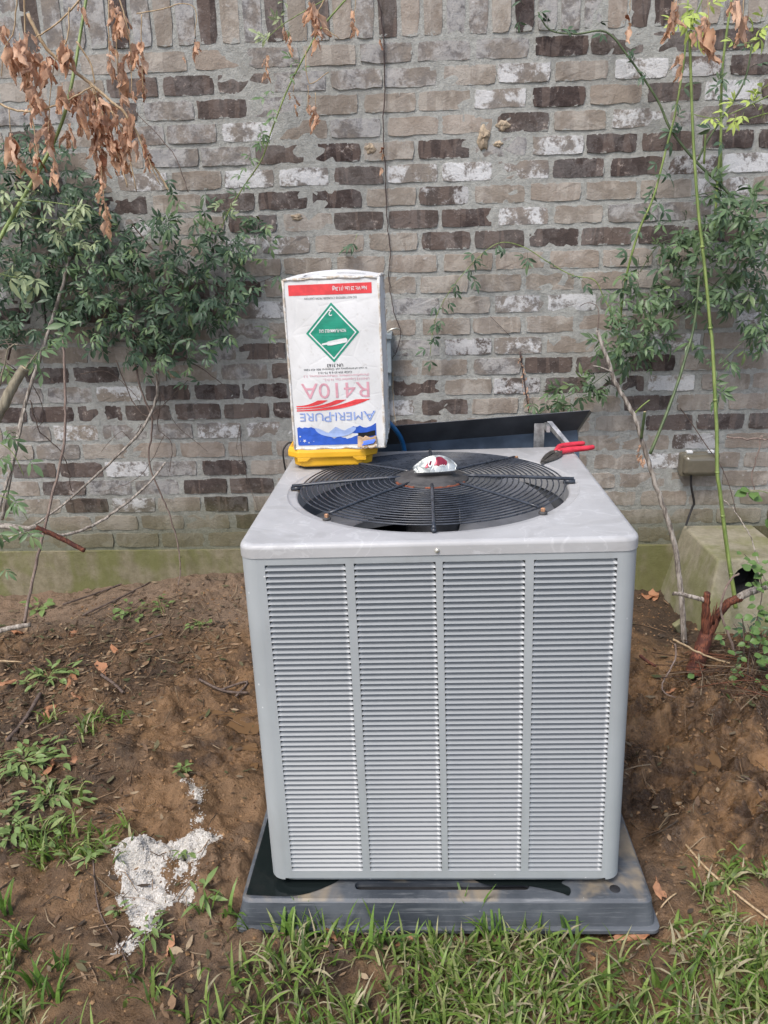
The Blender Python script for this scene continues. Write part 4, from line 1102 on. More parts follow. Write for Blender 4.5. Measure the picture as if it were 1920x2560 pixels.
for k, (u, v, w, h, lab) in enumerate(((1209, 345, .022, .042, 'tall tan mud nest stuck high on the brick wall'), (1246, 360, .016, .012, 'flat tan mud scab beside the tall mud nest'), (1258, 313, .024, .018, 'ragged dried mud patch on a dark brick above the tall nest'),
        (926, 372, .020, .018, 'round mud nest on the wall above the carton'), (742, 543, .022, .012, 'small flat mud nest on the wall left of the carton'), (432, 935, .026, .015, 'orange brown mud nest low on the wall below the vines'))):
    c = at(u, v, YW-.006); q = MB(); 
    q.grid(lambda a, b: (c.x+w*math.cos(2*PI*a)*math.sin(PI/2*b)*(1+.25*math.sin(a*25+k)), YW-.004-(.013 if k == 0 else .006)*math.cos(PI/2*b)*(1+.3*math.sin(a*19)), c.z+h*math.sin(2*PI*a)*math.sin(PI/2*b)*(1+.2*math.sin(a*31+2*k))), 18, 6)
    o = obj('mud_nest', q, M['mudnest'], None); tag(o, lab, 'mud nest', 'mud nests on the bricks')

# ---------------------------------------------------------------- leaves
def leaflet(mb, base, d, n, L, Wd, curl=.25, fold=.25):
    """one pointed leaflet folded along its midrib"""
    d = d.normalized(); s = n.cross(d).normalized(); n = d.cross(s).normalized()
    st = ((0, 0), (.22, .62), (.48, 1), (.75, .66), (1, 0)); P = []; F = []
    for t, w in st:
        c = base+d*(L*t)-n*(curl*L*t*t)
        if w == 0: P.append(c)
        else:
            e = Wd*.5*w; P += [c+s*e+n*(fold*e), c, c-s*e+n*(fold*e)]
    F = [(0, 2, 1), (0, 3, 2), (1, 2, 5, 4), (2, 3, 6, 5), (4, 5, 8, 7), (5, 6, 9, 8), (7, 8, 10), (8, 9, 10)]
    return mb.add(P, [f[::-1] for f in F], None, True)
def compound(k, L=.046, n=5, wide=.30):
    """compound leaf along +x, upper side +z"""
    r = random.Random(k); b = MB(); X = Vector((1, 0, 0)); Z = Vector((0, 0, 1)); ra = L*.85
    b.tube([(0, 0, 0), (ra*.5, 0, .003), (ra, 0, -.002)], [.0008, .0007, .0005], 3)
    ang = {3: (0, .95, -.95), 5: (0, .62, -.62, 1.25, -1.25), 7: (0, .5, -.5, 1.0, -1.0, 1.4, -1.4)}[n]
    for i, a in enumerate(ang):
        pos = ra*(1-.28*((i+1)//2)); a += r.uniform(-.18, .18)
        d = Vector((math.cos(a), math.sin(a), r.uniform(-.55, .15)))
        nn = Vector((r.uniform(-.35, .35), r.uniform(-.35, .35), 1))
        l = L*(1-.13*((i+1)//2))*r.uniform(.85, 1.12)
        leaflet(b, Vector((pos, 0, 0)), d, nn, l, l*wide*r.uniform(.85, 1.2), r.uniform(.08, .45), r.uniform(.15, .45))
    return b
LEAFB = [compound(200+k, .050, random.choice((3, 5, 5, 5)), .32) for k in range(12)]
SMALLB = [compound(300+k, .036, random.choice((3, 3, 5)), .34) for k in range(8)]
_cache = {}
def leafmesh(kind, k, mat):
    key = (kind, k, mat)
    if key not in _cache:
        me = {'big': LEAFB, 'small': SMALLB}[kind][k].mesh('leaf'); me.materials.append(M[mat]); _cache[key] = me
    return _cache[key]
def frame(d, n):
    d = d.normalized(); s = n.cross(d)
    if s.length < 1e-4: s = Vector((0, 1, 0)).cross(d)
    s.normalize(); n = d.cross(s)
    return Matrix(((d.x, s.x, n.x), (d.y, s.y, n.y), (d.z, s.z, n.z)))
def leaf_pose(bias=None, droop=.5):
    """pose for a leaf growing out of a wall vine: out towards the viewer and drooping"""
    d = Vector((random.gauss(0, .75), -abs(random.gauss(.45, .35)), random.gauss(-droop*.6, .55)))
    if bias is not None: d += bias
    n = Vector((random.gauss(0, .35), -.75+random.gauss(0, .3), .75+random.gauss(0, .3)))
    return frame(d, n)
def place_leaf(parent, p, mat, kind='big', sc=1., bias=None, droop=.5, R_=None):
    arr = {'big': LEAFB, 'small': SMALLB}[kind]; k = random.randrange(len(arr))
    o = obj('leaf', leafmesh(kind, k, mat), None, parent)
    m = (R_ or leaf_pose(bias, droop)).to_4x4() @ Matrix.Scale(sc*random.uniform(.8, 1.2), 4)
    m.translation = Vector(p)-Vector(parent.location); o.matrix_local = m
    return o
def leaf_mass(parent, pts, mat, kind='big', sc=1., name='leaves'):
    q = MB(); arr = {'big': LEAFB, 'small': SMALLB}[kind]
    for p in pts:
        b = random.choice(arr); m = leaf_pose(); s = sc*random.uniform(.8, 1.2)
        V = (np.array([tuple(v) for v in b.v])*s) @ np.array(m).T+np.array(p)
        o = len(q.v); q.v += [tuple(v) for v in V]; q.f += [[i+o for i in f] for f in b.f]; q.sm += b.sm
    o = obj(name, q, M[mat], parent); o['kind'] = 'stuff'; return o
def stem(parent, pts, r0, r1, mat, name='stem', n=6, k=6, wob=0.):
    P = smooth_path(pts, k)
    if wob: P = [p+Vector((random.gauss(0, wob), random.gauss(0, wob), random.gauss(0, wob))) for p in P]
    q = MB(); m = len(P); q.tube(P, [r0+(r1-r0)*i/(m-1) for i in range(m)], n)
    return obj(name, q, M[mat], parent), P
def pp(*uvy): return [at(*t) for t in uvy]

# left: dense evergreen vine on the wall
vl = thing('climbing_vine', 'dense dark green vine matted on the wall left of the carton', 'vine', (-1.1, 1.70, .10))
POLYL = [(90, 640), (170, 590), (260, 520), (330, 575), (400, 520), (470, 570), (530, 520), (560, 590), (650, 540), (700, 600), (640, 640), (600, 690), (665, 730), (640, 780), (560, 790), (575, 850), (500, 880), (520, 930), (430, 900), (390, 950), (330, 920), (300, 840), (230, 880), (200, 780), (120, 800), (150, 700)]
def sample_poly(poly, n, f=None):
    us = [p[0] for p in poly]; vs = [p[1] for p in poly]; out = []
    while len(out) < n:
        u, v = random.uniform(min(us), max(us)), random.uniform(min(vs), max(vs))
        if inside(poly, u, v) and (f is None or random.random() < f(u, v)): out.append((u, v))
    return out
for (u, v) in sample_poly(POLYL, 255): place_leaf(vl, at(u, v, random.uniform(1.42, 1.68)), random.choice(('leafdark', 'leafdark', 'leafmid', 'leafmid')), random.choice(('big', 'big', 'small')), random.uniform(.62, .98))
for (u, v) in [(520, 470), (545, 500), (560, 520), (600, 500), (640, 550), (660, 560), (610, 545), (500, 520), (470, 545), (450, 500), (420, 440), (430, 470), (690, 600), (672, 650), (655, 720), (690, 830), (668, 840), (505, 960), (480, 920), (400, 880), (660, 580), (560, 560), (590, 570), (700, 700), (710, 680), (475, 960)]:
    place_leaf(vl, at(u, v, random.uniform(1.60, 1.70)), 'leafmid' if random.random() < .5 else 'leafdark', sc=.78)
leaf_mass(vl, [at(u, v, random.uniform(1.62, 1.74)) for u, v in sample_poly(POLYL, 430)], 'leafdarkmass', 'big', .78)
for pts, r in (([(395, 930, 1.66), (390, 1000, 1.68), (350, 1080, 1.66), (250, 1180, 1.60), (120, 1290, 1.50), (0, 1360, 1.45)], .007),
               ([(310, 600, 1.68), (330, 800, 1.70), (345, 950, 1.71), (380, 1050, 1.70), (372, 1150, 1.70), (400, 1230, 1.70), (425, 1290, 1.70), (446, 1370, 1.68), (450, 1440, 1.64), (432, 1500, 1.60)], .0045),
               ([(430, 880, 1.70), (470, 900, 1.72), (530, 940, 1.73), (580, 980, 1.74)], .0028), ([(290, 900, 1.70), (330, 1000, 1.71), (370, 1040, 1.70), (420, 1000, 1.72), (470, 950, 1.73)], .0024),
               ([(390, 940, 1.70), (400, 1010, 1.70), (395, 1070, 1.71), (430, 1110, 1.72), (424, 1180, 1.74)], .0022), ([(355, 1060, 1.69), (330, 1100, 1.7), (300, 1080, 1.7), (250, 1130, 1.7)], .0018),
               ([(330, 560, 1.68), (400, 640, 1.66), (500, 700, 1.68), (600, 720, 1.70), (690, 690, 1.72)], .003), ([(410, 1090, 1.71), (350, 1190, 1.73), (260, 1230, 1.74)], .0015),
               ([(200, 935, 1.68), (270, 930, 1.70), (330, 980, 1.70), (350, 1010, 1.7)], .002), ([(470, 480, 1.70), (430, 380, 1.72), (330, 270, 1.73), (310, 230, 1.73)], .002),
               ([(365, 930, 1.69), (405, 990, 1.68), (440, 1060, 1.70), (520, 1130, 1.73)], .0016), ([(600, 1060, 1.74), (608, 1160, 1.74), (630, 1230, 1.74), (645, 1275, 1.74)], .0016), ([(600, 1060, 1.74), (592, 1110, 1.74), (598, 1150, 1.74)], .0013)):
    stem(vl, pp(*pts), r, r*.5, 'barkbrown' if r < .004 else 'barkpink' if r < .006 else 'barkgrey', wob=.0012)

# far left: shaded vine behind, in the corner
vd = thing('climbing_vine', 'shaded vine at the far left edge behind the bare canes', 'vine', (-1.8, 1.72, .10))
POLYD = [(-80, 380), (60, 330), (190, 360), (260, 470), (230, 560), (150, 660), (200, 760), (160, 850), (60, 830), (-80, 880)]
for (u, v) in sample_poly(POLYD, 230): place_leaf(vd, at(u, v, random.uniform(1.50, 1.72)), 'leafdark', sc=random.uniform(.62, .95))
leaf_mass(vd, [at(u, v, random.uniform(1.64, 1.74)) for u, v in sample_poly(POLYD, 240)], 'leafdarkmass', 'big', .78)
for pts in ([(20, 900, 1.72), (60, 700, 1.72), (50, 500, 1.72), (120, 350, 1.72)], [(120, 860, 1.73), (110, 700, 1.73), (150, 560, 1.73)]): stem(vd, pp(*pts), .004, .002, 'tendril')

# left: leafy cane reaching towards the viewer
def leafy(name, label, paths, leaves, mat_stem, mat_leaf, r0, r1, base, group=None, kind='big', sc=1., droop=.5, cat='vine', sname='stem'):
    t = thing(name, label, cat, base, group)
    for p in paths:
        rr = (r0, r1) if not isinstance(p, tuple) else p[1]; pts = p if not isinstance(p, tuple) else p[0]
        stem(t, pp(*pts), *rr, mat_stem, sname)
    for (u, v, y, *m) in leaves: place_leaf(t, at(u, v, y), m[0] if m else mat_leaf, kind, sc, None, droop)
    return t
lv1 = [(20, 470, 1.1), (45, 500, 1.1), (70, 520, 1.12), (90, 505, 1.12), (110, 500, 1.14), (130, 510, 1.14), (150, 530, 1.15), (165, 505, 1.15), (180, 515, 1.15), (195, 505, 1.15), (210, 520, 1.15), (205, 545, 1.15), (170, 550, 1.15), (140, 560, 1.15), (115, 545, 1.14), (85, 545, 1.13),
       (60, 550, 1.12), (45, 525, 1.12), (160, 590, 1.15), (190, 605, 1.16), (215, 615, 1.16), (235, 610, 1.16), (180, 570, 1.15), (200, 580, 1.15), (125, 580, 1.15), (60, 450, 1.1), (25, 455, 1.1), (100, 480, 1.13), (10, 480, 1.1), (185, 540, 1.15)]
leafy('leafy_cane', 'pale green leafy cane arching in at the left edge below the withered leaves', [([(-30, 650, 1.05), (20, 560, 1.1), (60, 490, 1.12), (120, 385, 1.2), (160, 290, 1.25), (185, 180, 1.3), (205, 60, 1.35), (225, -60, 1.4)], (.0062, .0045)),
      ([(60, 500, 1.12), (120, 505, 1.14), (190, 515, 1.15), (225, 522, 1.15)], (.002, .001)), ([(80, 545, 1.12), (150, 552, 1.15), (215, 560, 1.15)], (.002, .001))], lv1, 'cane', 'leaflight', .006, .004, G(-1.3, 1.05), droop=.5, cat='cane', sc=.72)
leafy('leafy_sprig', 'pale narrow leaved sprig poking in from the left edge above the cut branch', [([(-40, 672, .9), (30, 692, .92), (80, 692, .93)], (.002, .001))],
      [(20, 675, .92), (40, 680, .92), (60, 678, .93), (75, 690, .93), (85, 695, .93), (30, 690, .92)], 'cane', 'leaflight', .002, .001, G(-1.25, .9), cat='sprig', sc=.85, droop=.1)
leafy('leafy_sprig', 'green five leaflet sprig in front of the dark vine and grey twig', [([(120, 870, 1.2), (150, 845, 1.2), (165, 825, 1.2)], (.002, .001)), ([(60, 930, 1.1), (85, 900, 1.1), (95, 880, 1.1)], (.002, .001))],
      [(150, 830, 1.2), (165, 825, 1.2), (200, 810, 1.2), (210, 815, 1.2), (90, 880, 1.1), (100, 890, 1.1), (105, 905, 1.1), (110, 915, 1.12), (108, 850, 1.12)], 'cane', 'leafmid', .002, .001, G(-1.3, 1.15), cat='sprig', sc=1.0)
leafy('leafy_sprig', 'small green leaves hanging low at the left edge over the foundation', [([(-20, 1230, 1.1), (40, 1260, 1.1), (70, 1300, 1.1)], (.0018, .001)), ([(-20, 1095, 1.1), (30, 1130, 1.1), (60, 1190, 1.1)], (.0018, .001)), ([(-10, 1350, 1.1), (50, 1335, 1.1), (85, 1330, 1.1)], (.0018, .001))],
      [(15, 1085, 1.1), (35, 1085, 1.1), (50, 1090, 1.1), (10, 1140, 1.1), (40, 1150, 1.1), (60, 1140, 1.1), (20, 1215, 1.1), (30, 1245, 1.1), (45, 1250, 1.1), (10, 1325, 1.1), (60, 1325, 1.1), (75, 1335, 1.1), (5, 1420, 1.1), (15, 900, 1.05), (5, 895, 1.05), (20, 920, 1.05)], 'cane', 'leafmid', .002, .001, G(-1.45, 1.1), cat='sprig', sc=1.0)

# bare stems on the left
def branch(name, label, pts, r0, r1, mat, base=None, cat='branch', wob=.001, extra=(), cut=None, group=None, n=8):
    P0 = pp(*pts); t = thing(name, label, cat, base if base is not None else P0[0], group)
    stem(t, P0, r0, r1, mat, 'stem', n, 6, wob)
    for e, a, b in extra: stem(t, pp(*e), a, b, mat, 'twig', 5, 5, wob)
    if cut: 
        d = (P0[-1]-P0[-2]).normalized(); q = MB(); q.tube([P0[-1]-d*.001, P0[-1]+d*.0015], r1*.92, 10); obj('cut_end', q, M['cutwood'], t)
    return t
branch('cut_branch', 'thick sawn off branch stub slanting in at the left edge', [(-60, 1130, .85), (10, 1010, .9), (38, 955, .92), (62, 920, .93)], .0165, .0135, 'barktan', cut=True, extra=(([(55, 930, .93), (75, 905, .93), (95, 880, .95)], .003, .002), ([(0, 965, .9), (20, 875, .9), (45, 862, .9)], .0025, .002)))
branch('bare_cane', 'slender grey stem rising from the mud at the left to the vine', [(62, 1558, 1.18), (75, 1480, 1.22), (100, 1370, 1.30), (130, 1240, 1.38), (160, 1110, 1.45), (163, 1000, 1.5), (160, 900, 1.55), (158, 850, 1.56)], .0062, .0045, 'barkpink', G(-1.47, 1.18), 'stem')
branch('bare_cane', 'tall pale mottled stem behind the sawn branch at the left', [(5, 1300, 1.5), (40, 1120, 1.52), (62, 1010, 1.54), (105, 880, 1.56), (130, 800, 1.58), (155, 720, 1.60), (175, 640, 1.62)], .0075, .006, 'barkgrey', G(-1.6, 1.5), 'stem')
branch('bare_cane', 'thin grey stem crossing behind low at the left edge', [(-10, 1290, 1.3), (25, 1180, 1.34), (50, 1080, 1.36), (62, 1020, 1.38)], .006, .004, 'barkgrey', G(-1.5, 1.3), 'stem')
branch('dead_branch', 'curved grey branch with a peeling red broken tip low on the left', [(-30, 1310, 1.25), (60, 1318, 1.30), (150, 1338, 1.36), (230, 1315, 1.44), (300, 1270, 1.52), (365, 1215, 1.60), (415, 1155, 1.66)], .0075, .004, 'barkgrey', G(-1.6, 1.3), 'branch')
t = thing('broken_branch', 'red peeled branch end lying across the low grey branch', 'branch', G(-1.5, 1.2))
stem(t, pp((-20, 1315, 1.18), (60, 1320, 1.2), (90, 1318, 1.21)), .008, .010, 'barkgrey', 'barked_part', 8, 6, .001)
stem(t, pp((90, 1318, 1.21), (140, 1340, 1.22), (180, 1360, 1.22), (211, 1376, 1.22)), .0095, .0085, 'redwood', 'peeled_part', 8, 6, .0006)
branch('fallen_branch', 'short white weathered branch lying at the left edge on the mud', [(-40, 1590, 1.12), (20, 1572, 1.13), (76, 1562, 1.14)], .011, .008, 'barkgrey', None, 'branch', .0012)
branch('bare_cane', 'fine dark twigs tangled above the low grey branch', [(75, 1000, 1.5), (100, 1080, 1.55), (160, 1140, 1.6), (180, 1230, 1.66)], .0025, .0015, 'barkbrown', G(-1.5, 1.5), 'twigs', .002, ((([(10, 900, 1.5), (80, 960, 1.55), (110, 1040, 1.6), (85, 1075, 1.6)]), .002, .001), (([(0, 860, 1.5), (60, 865, 1.5), (130, 880, 1.55)]), .002, .001)))
branch('broken_twig', 'pale broken twig tip at the far left over the mud', [(-30, 1652, 1.0), (54, 1655, 1.0)], .0035, .002, 'drystem', None, 'twig')

# ---------------------------------------------------------------- withered leaves hanging top left and along the top
def dryleaf(k):
    r = random.Random(900+k); b = MB(); L = r.uniform(.045, .078); Wd = L*r.uniform(.30, .50); tw = r.uniform(-1.3, 1.3); cu = r.uniform(.6, 1.4)
    def f(u, v):
        t = v; w = Wd*.5*math.sin(PI*min(1, .08+.92*t)**.75)*(1-.25*t); x = (u-.5)*2
        g = tw*t+.4*math.sin(5*t+k); rad = abs(x)
        px = w*math.sin(x*cu)/max(.6, cu)*1.2; py = w*(math.cos(x*cu)-1)*.9+.006*math.sin(9*t+3*x+k)
        return (px*math.cos(g)-py*math.sin(g)+.004*math.sin(7*t+k), px*math.sin(g)+py*math.cos(g), -L*t+.003*math.sin(8*x+k))
    b.grid(f, 4, 6); b.tube([(0, 0, .012), (0, 0, 0)], [.0007, .0006], 3)
    me = b.mesh('dry_leaf'); me.materials.append(M['dryleaf']); return me
DRY = [dryleaf(k) for k in range(10)]
def dry_leaf(parent, p, sc=1., tilt=.3, name='dry_leaf'):
    o = obj(name, random.choice(DRY), None, parent)
    m = (Matrix.Rotation(random.uniform(0, 2*PI), 4, 'Z') @ Matrix.Identity(4)); sc *= .84; t = Matrix.Rotation(random.gauss(0, tilt), 4, 'X') @ Matrix.Rotation(random.gauss(0, tilt), 4, 'Y') @ m @ Matrix.Scale(sc*random.uniform(.75, 1.2), 4)
    t.translation = Vector(p)-Vector(parent.location); o.matrix_local = t; return o
def dry_plant(label, paths, leaves, base, group='withered vines hanging over the wall'):
    t = thing('withered_vine', label, 'dry vine', base, group)
    for pts, a, b in paths: stem(t, pp(*pts), a*1.35, b*1.35, 'drystem', 'stem', 5, 5, .0008)
    for u, v, y, s in leaves:
        dry_leaf(t, at(u, v, y), s)
        if random.random() < .75: dry_leaf(t, at(u+random.gauss(0, 5), v+random.gauss(4, 6), y+.01), s*.8)
    return t
def R1(x, y): return (x*.5786, y*.5786)
def run(x0, y0, x1, y1, n, y, s=1., jit=8):
    out = []
    for i in range(n):
        k = (i+.5)/n; u, v = R1(x0+(x1-x0)*k, y0+(y1-y0)*k); out.append((u+random.gauss(0, jit), v+random.gauss(0, 4), y+random.gauss(0, .02), s))
    return out
def P1(pts, y): return [(*R1(a, b), y) for a, b in pts]
YD = 1.20
dry_plant('long dry branch with its thick bunch of curled brown leaves, upper left',
    [(P1([(120, 60), (200, 210), (300, 290), (390, 360), (470, 430), (540, 490), (600, 590), (640, 680), (700, 770), (728, 822)], YD), .0042, .0022), (P1([(390, 360), (470, 560), (520, 700), (550, 810)], YD), .0024, .0014), (P1([(410, 370), (430, 560), (440, 760), (455, 900), (470, 1000)], YD), .002, .001),
     (P1([(330, 180), (390, 270), (410, 360)], YD), .0024, .0018), (P1([(480, 480), (540, 600), (590, 830)], YD), .002, .0012), (P1([(560, 520), (620, 640), (690, 800)], YD-.02), .002, .0012)],
    run(390, 380, 560, 560, 22, YD, 1.05, 16)+run(410, 470, 520, 660, 26, YD, 1.0, 18)+run(400, 560, 440, 720, 9, YD, .9, 7)+run(430, 700, 460, 990, 13, YD, .8, 4)+run(560, 560, 650, 680, 9, YD, .9, 10)+run(300, 380, 345, 500, 6, YD, 1.1, 8)+run(450, 600, 560, 720, 8, YD, .8, 12), at(*R1(120, 60), YD))
dry_plant('bunches of withered brown leaves hanging in the top left corner',
    [(P1([(105, -40), (108, 150), (112, 280), (135, 480), (160, 640), (170, 790)], 1.15), .0022, .001), (P1([(-20, 440), (60, 475), (140, 480), (210, 465), (300, 430), (400, 375)], 1.15), .0026, .0016), (P1([(360, -20), (260, 90), (165, 155), (150, 165)], 1.16), .0022, .0012),
     (P1([(75, -40), (60, 130), (20, 210), (5, 330)], 1.14), .0018, .001), (P1([(300, 30), (290, 170), (240, 250), (210, 480)], 1.15), .0018, .001), (P1([(215, 470), (205, 580)], 1.15), .0014, .001), (P1([(40, 470), (45, 570)], 1.15), .0014, .001)],
    run(70, 150, 75, 260, 9, 1.14, 1.35, 13)+run(120, 210, 125, 330, 7, 1.15, 1.15, 7)+run(185, 220, 190, 310, 6, 1.15, 1.2, 8)+run(130, 340, 140, 470, 6, 1.15, 1.0, 6)+run(275, 170, 280, 230, 6, 1.15, 1.2, 8)+run(265, 360, 270, 420, 4, 1.15, 1.1, 7)+run(210, 490, 220, 610, 7, 1.15, 1.15, 7)
    +run(50, 570, 40, 640, 5, 1.15, 1.2, 7)+run(90, 650, 90, 730, 2, 1.15, 1.0, 5)+run(150, 600, 165, 780, 5, 1.15, .85, 4)+run(10, 100, 5, 160, 3, 1.14, 1.0, 5)+run(300, 520, 300, 590, 3, 1.15, 1.0, 5)+run(240, 690, 225, 750, 3, 1.15, .8, 5)+run(330, 400, 345, 500, 4, 1.15, 1.1, 6)+run(160, 410, 190, 450, 3, 1.15, 1., 5), at(*R1(105, -40), 1.15))
dry_plant('three strings of dry leaves hanging right of the leaf bunch, top left',
    [(P1([(470, -20), (470, 150), (475, 290)], 1.3), .0015, .001), (P1([(515, -20), (545, 100), (565, 220), (568, 420)], 1.3), .002, .001), (P1([(612, 60), (610, 180), (620, 400)], 1.3), .0014, .001), (P1([(505, 160), (505, 260), (520, 420)], 1.3), .0014, .001)],
    run(468, 160, 475, 290, 4, 1.3, .9, 3)+run(500, 0, 520, 130, 8, 1.3, 1.0, 8)+run(565, 190, 570, 250, 3, 1.3, .9, 4)+run(605, 165, 610, 260, 5, 1.3, 1.0, 6)+run(610, 280, 622, 400, 4, 1.3, .8, 4)+run(510, 260, 520, 420, 5, 1.3, 1.0, 5)+run(565, 380, 568, 410, 1, 1.3, .6, 2)+run(350, 0, 350, 30, 2, 1.3, .8, 4), at(*R1(515, -20), 1.3))
dry_plant('lone dry leaf on a curved tendril at the top, left of centre', [(P1([(590, 60), (700, 40), (790, 15), (845, 45), (842, 160)], 1.5), .0014, .001)], run(838, 175, 842, 230, 2, 1.5, 1.0, 2)+run(790, 230, 800, 250, 1, 1.5, .5, 2), at(*R1(590, 60), 1.5))
dry_plant('dry leaf cluster hanging at the top centre left of the fresh vine', [(P1([(1420, -30), (1370, 60), (1360, 130)], 1.5), .0018, .001), (P1([(1400, 120), (1465, 165)], 1.5), .0015, .001), (P1([(1320, 220), (1335, 360), (1420, 310)], 1.5), .0013, .001), (P1([(1330, 370), (1332, 480)], 1.55), .001, .0008), (P1([(1540, -20), (1530, 60)], 1.5), .001, .0008), (P1([(1270, 330), (1268, 400)], 1.6), .001, .0008), (P1([(1362, 400), (1365, 460)], 1.55), .001, .0008)],
    run(1350, 10, 1370, 90, 7, 1.5, 1.2, 10)+run(1370, 110, 1380, 170, 3, 1.5, .9, 6)+run(1525, 30, 1515, 120, 3, 1.5, .9, 4)+run(1362, 455, 1365, 520, 2, 1.55, 1.0, 2)+run(1270, 390, 1268, 460, 2, 1.6, .8, 2)+run(1332, 400, 1332, 480, 2, 1.6, .6, 2)+run(1225, 100, 1250, 220, 3, 1.55, .8, 4)+run(1150, 230, 1150, 310, 3, 1.66, .7, 3), at(*R1(1420, -30), 1.5))
def R2(x, y): return (960+x*.5786, y*.5786)
def run2(x0, y0, x1, y1, n, y, s=1., jit=6):
    return [(R2(x0+(x1-x0)*(i+.5)/n, 0)[0]+random.gauss(0, jit), R2(0, y0+(y1-y0)*(i+.5)/n)[1]+random.gauss(0, 3), y+random.gauss(0, .02), s) for i in range(n)]
def P2(pts, y): return [(*R2(a, b), y) for a, b in pts]
dry_plant('withered leaves hanging among the canes at the top right', [(P2([(1260, -40), (1250, 40)], 1.4), .0014, .001), (P2([(1400, -40), (1405, 120)], 1.4), .0014, .001), (P2([(1515, -40), (1520, 20)], 1.3), .0014, .001), (P2([(1555, -40), (1550, 100)], 1.4), .0014, .001), (P2([(1065, -40), (1060, 60)], 1.6), .001, .0008)],
    run2(1255, 0, 1255, 80, 5, 1.4, 1.1, 6)+run2(1400, 70, 1402, 190, 6, 1.4, 1.1, 6)+run2(1510, 0, 1520, 40, 4, 1.3, 1.2, 6)+run2(1548, 60, 1550, 160, 5, 1.4, 1.0, 5)+run2(1350, 100, 1352, 180, 3, 1.4, .9, 4)+run2(1060, 50, 1058, 140, 3, 1.6, .8, 3)+run2(1285, 230, 1283, 300, 2, 1.5, .8, 3), at(*R2(1400, -40), 1.4))

# fresh climbing shoot, upper centre left
sh = P1([(1510, -20), (1405, 100), (1345, 190), (1250, 370), (1175, 560), (1130, 690), (1050, 810), (985, 920), (958, 985)], 1.62)
leafy('climbing_shoot', 'slender light green shoot climbing the wall diagonally above the carton', [(sh, (.0032, .0018))], [], 'cane', 'leafmid', .003, .0018, at(*sh[0]), cat='vine')
tsh = [o for o in COL.objects if o.name.startswith('climbing_shoot')][0]
for x, y in ((1150, 160), (1170, 150), (1200, 110), (1190, 130), (1240, 70), (1280, 270), (1290, 310), (1255, 290), (1175, 390), (1230, 350), (1160, 420), (1190, 490), (1190, 460), (1120, 560), (1135, 540), (1110, 600), (1070, 690), (1090, 680), (1075, 720), (1040, 790), (1020, 830), (970, 890), (990, 900), (965, 960), (985, 940), (950, 890), (1240, 20), (1260, 110), (1210, 90), (1130, 610), (1060, 760)):
    place_leaf(tsh, at(*R1(x, y), 1.61), 'leaflight' if y > 850 or y < 180 else 'leafmid', 'small', .85, None, .2)
stem(tsh, pp(*P1([(1420, -10), (1230, 100), (1135, 185)], 1.6)), .0016, .001, 'cane')

# thin dark tendril up the middle of the wall and small climbers
tv = thing('bare_tendril', 'long thin dark tendril running up the middle of the wall', 'tendril', at(985, 1040, 1.74))
stem(tv, pp((940, -20, 1.75), (955, 60, 1.745), (962, 200, 1.75), (958, 330, 1.745), (963, 430, 1.75), (968, 560, 1.75), (976, 640, 1.75), (972, 700, 1.75), (985, 780, 1.745), (1001, 830, 1.745), (990, 880, 1.745), (972, 905, 1.745)), .0026, .0014, 'tendril', 'stem', 5, 6, .0012)
stem(tv, pp((982, 930, 1.745), (983, 1000, 1.745), (990, 1060, 1.745)), .0016, .0012, 'drystem', 'stem', 5, 6, .001)
for u, v in ((958, 370), (957, 385), (950, 100), (955, 420)): dry_leaf(tv, at(u, v, 1.74), .5)
leafy('vine_sprig', 'single drooping green sprig on the wall above the carton', [([(893, 585, 1.74), (888, 600, 1.735)], (.001, .0008))], [(886, 600, 1.735), (890, 610, 1.735), (884, 618, 1.735)], 'cane', 'leafdark', .001, .001, at(890, 590, 1.74), kind='small', cat='sprig')
lv2 = [(1180, 640, 1.7), (1195, 630, 1.7), (1168, 655, 1.7), (1215, 615, 1.7), (1180, 690, 1.7), (1175, 665, 1.7), (1250, 605, 1.7), (1262, 615, 1.7), (1270, 625, 1.7), (1320, 630, 1.7), (1330, 645, 1.7), (1318, 650, 1.7), (1372, 655, 1.7), (1445, 695, 1.7), (1455, 700, 1.7), (1495, 692, 1.7), (1130, 720, 1.7), (1140, 700, 1.7), (1155, 690, 1.7), (1095, 760, 1.7), (1105, 770, 1.7), (1120, 745, 1.7), (1085, 800, 1.7), (1080, 830, 1.7), (1090, 850, 1.7), (1075, 870, 1.7), (1080, 890, 1.7), (1100, 815, 1.7), (1105, 790, 1.7)]
leafy('trailing_vine', 'thin vine with sparse dark leaves trailing in an arch above the condenser', [([(1075, 890, 1.735), (1088, 800, 1.73), (1130, 720, 1.73), (1195, 645, 1.73), (1250, 607, 1.73), (1310, 618, 1.73), (1370, 655, 1.73), (1430, 688, 1.73), (1485, 700, 1.72), (1510, 745, 1.72), (1535, 800, 1.70), (1548, 860, 1.68)], (.0012, .0024))], lv2, 'cane', 'leafdark', .002, .001, at(1548, 860, 1.68), kind='small', sc=1.0)
leafy('dead_creeper', 'brown dried creeper clinging below the trailing vine', [([(1300, 880, 1.75), (1310, 950, 1.745), (1322, 1030, 1.745)], (.004, .002)), ([(1275, 840, 1.75), (1225, 790, 1.75)], (.001, .0008))], [], 'tendril', 'leafdark', .003, .002, at(1322, 1030, 1.745), cat='creeper')
tcr = [o for o in COL.objects if o.name.startswith('dead_creeper')][0]
for i in range(22): dry_leaf(tcr, at(1302+i*.9+random.gauss(0, 4), 890+i*6, 1.74), .28)

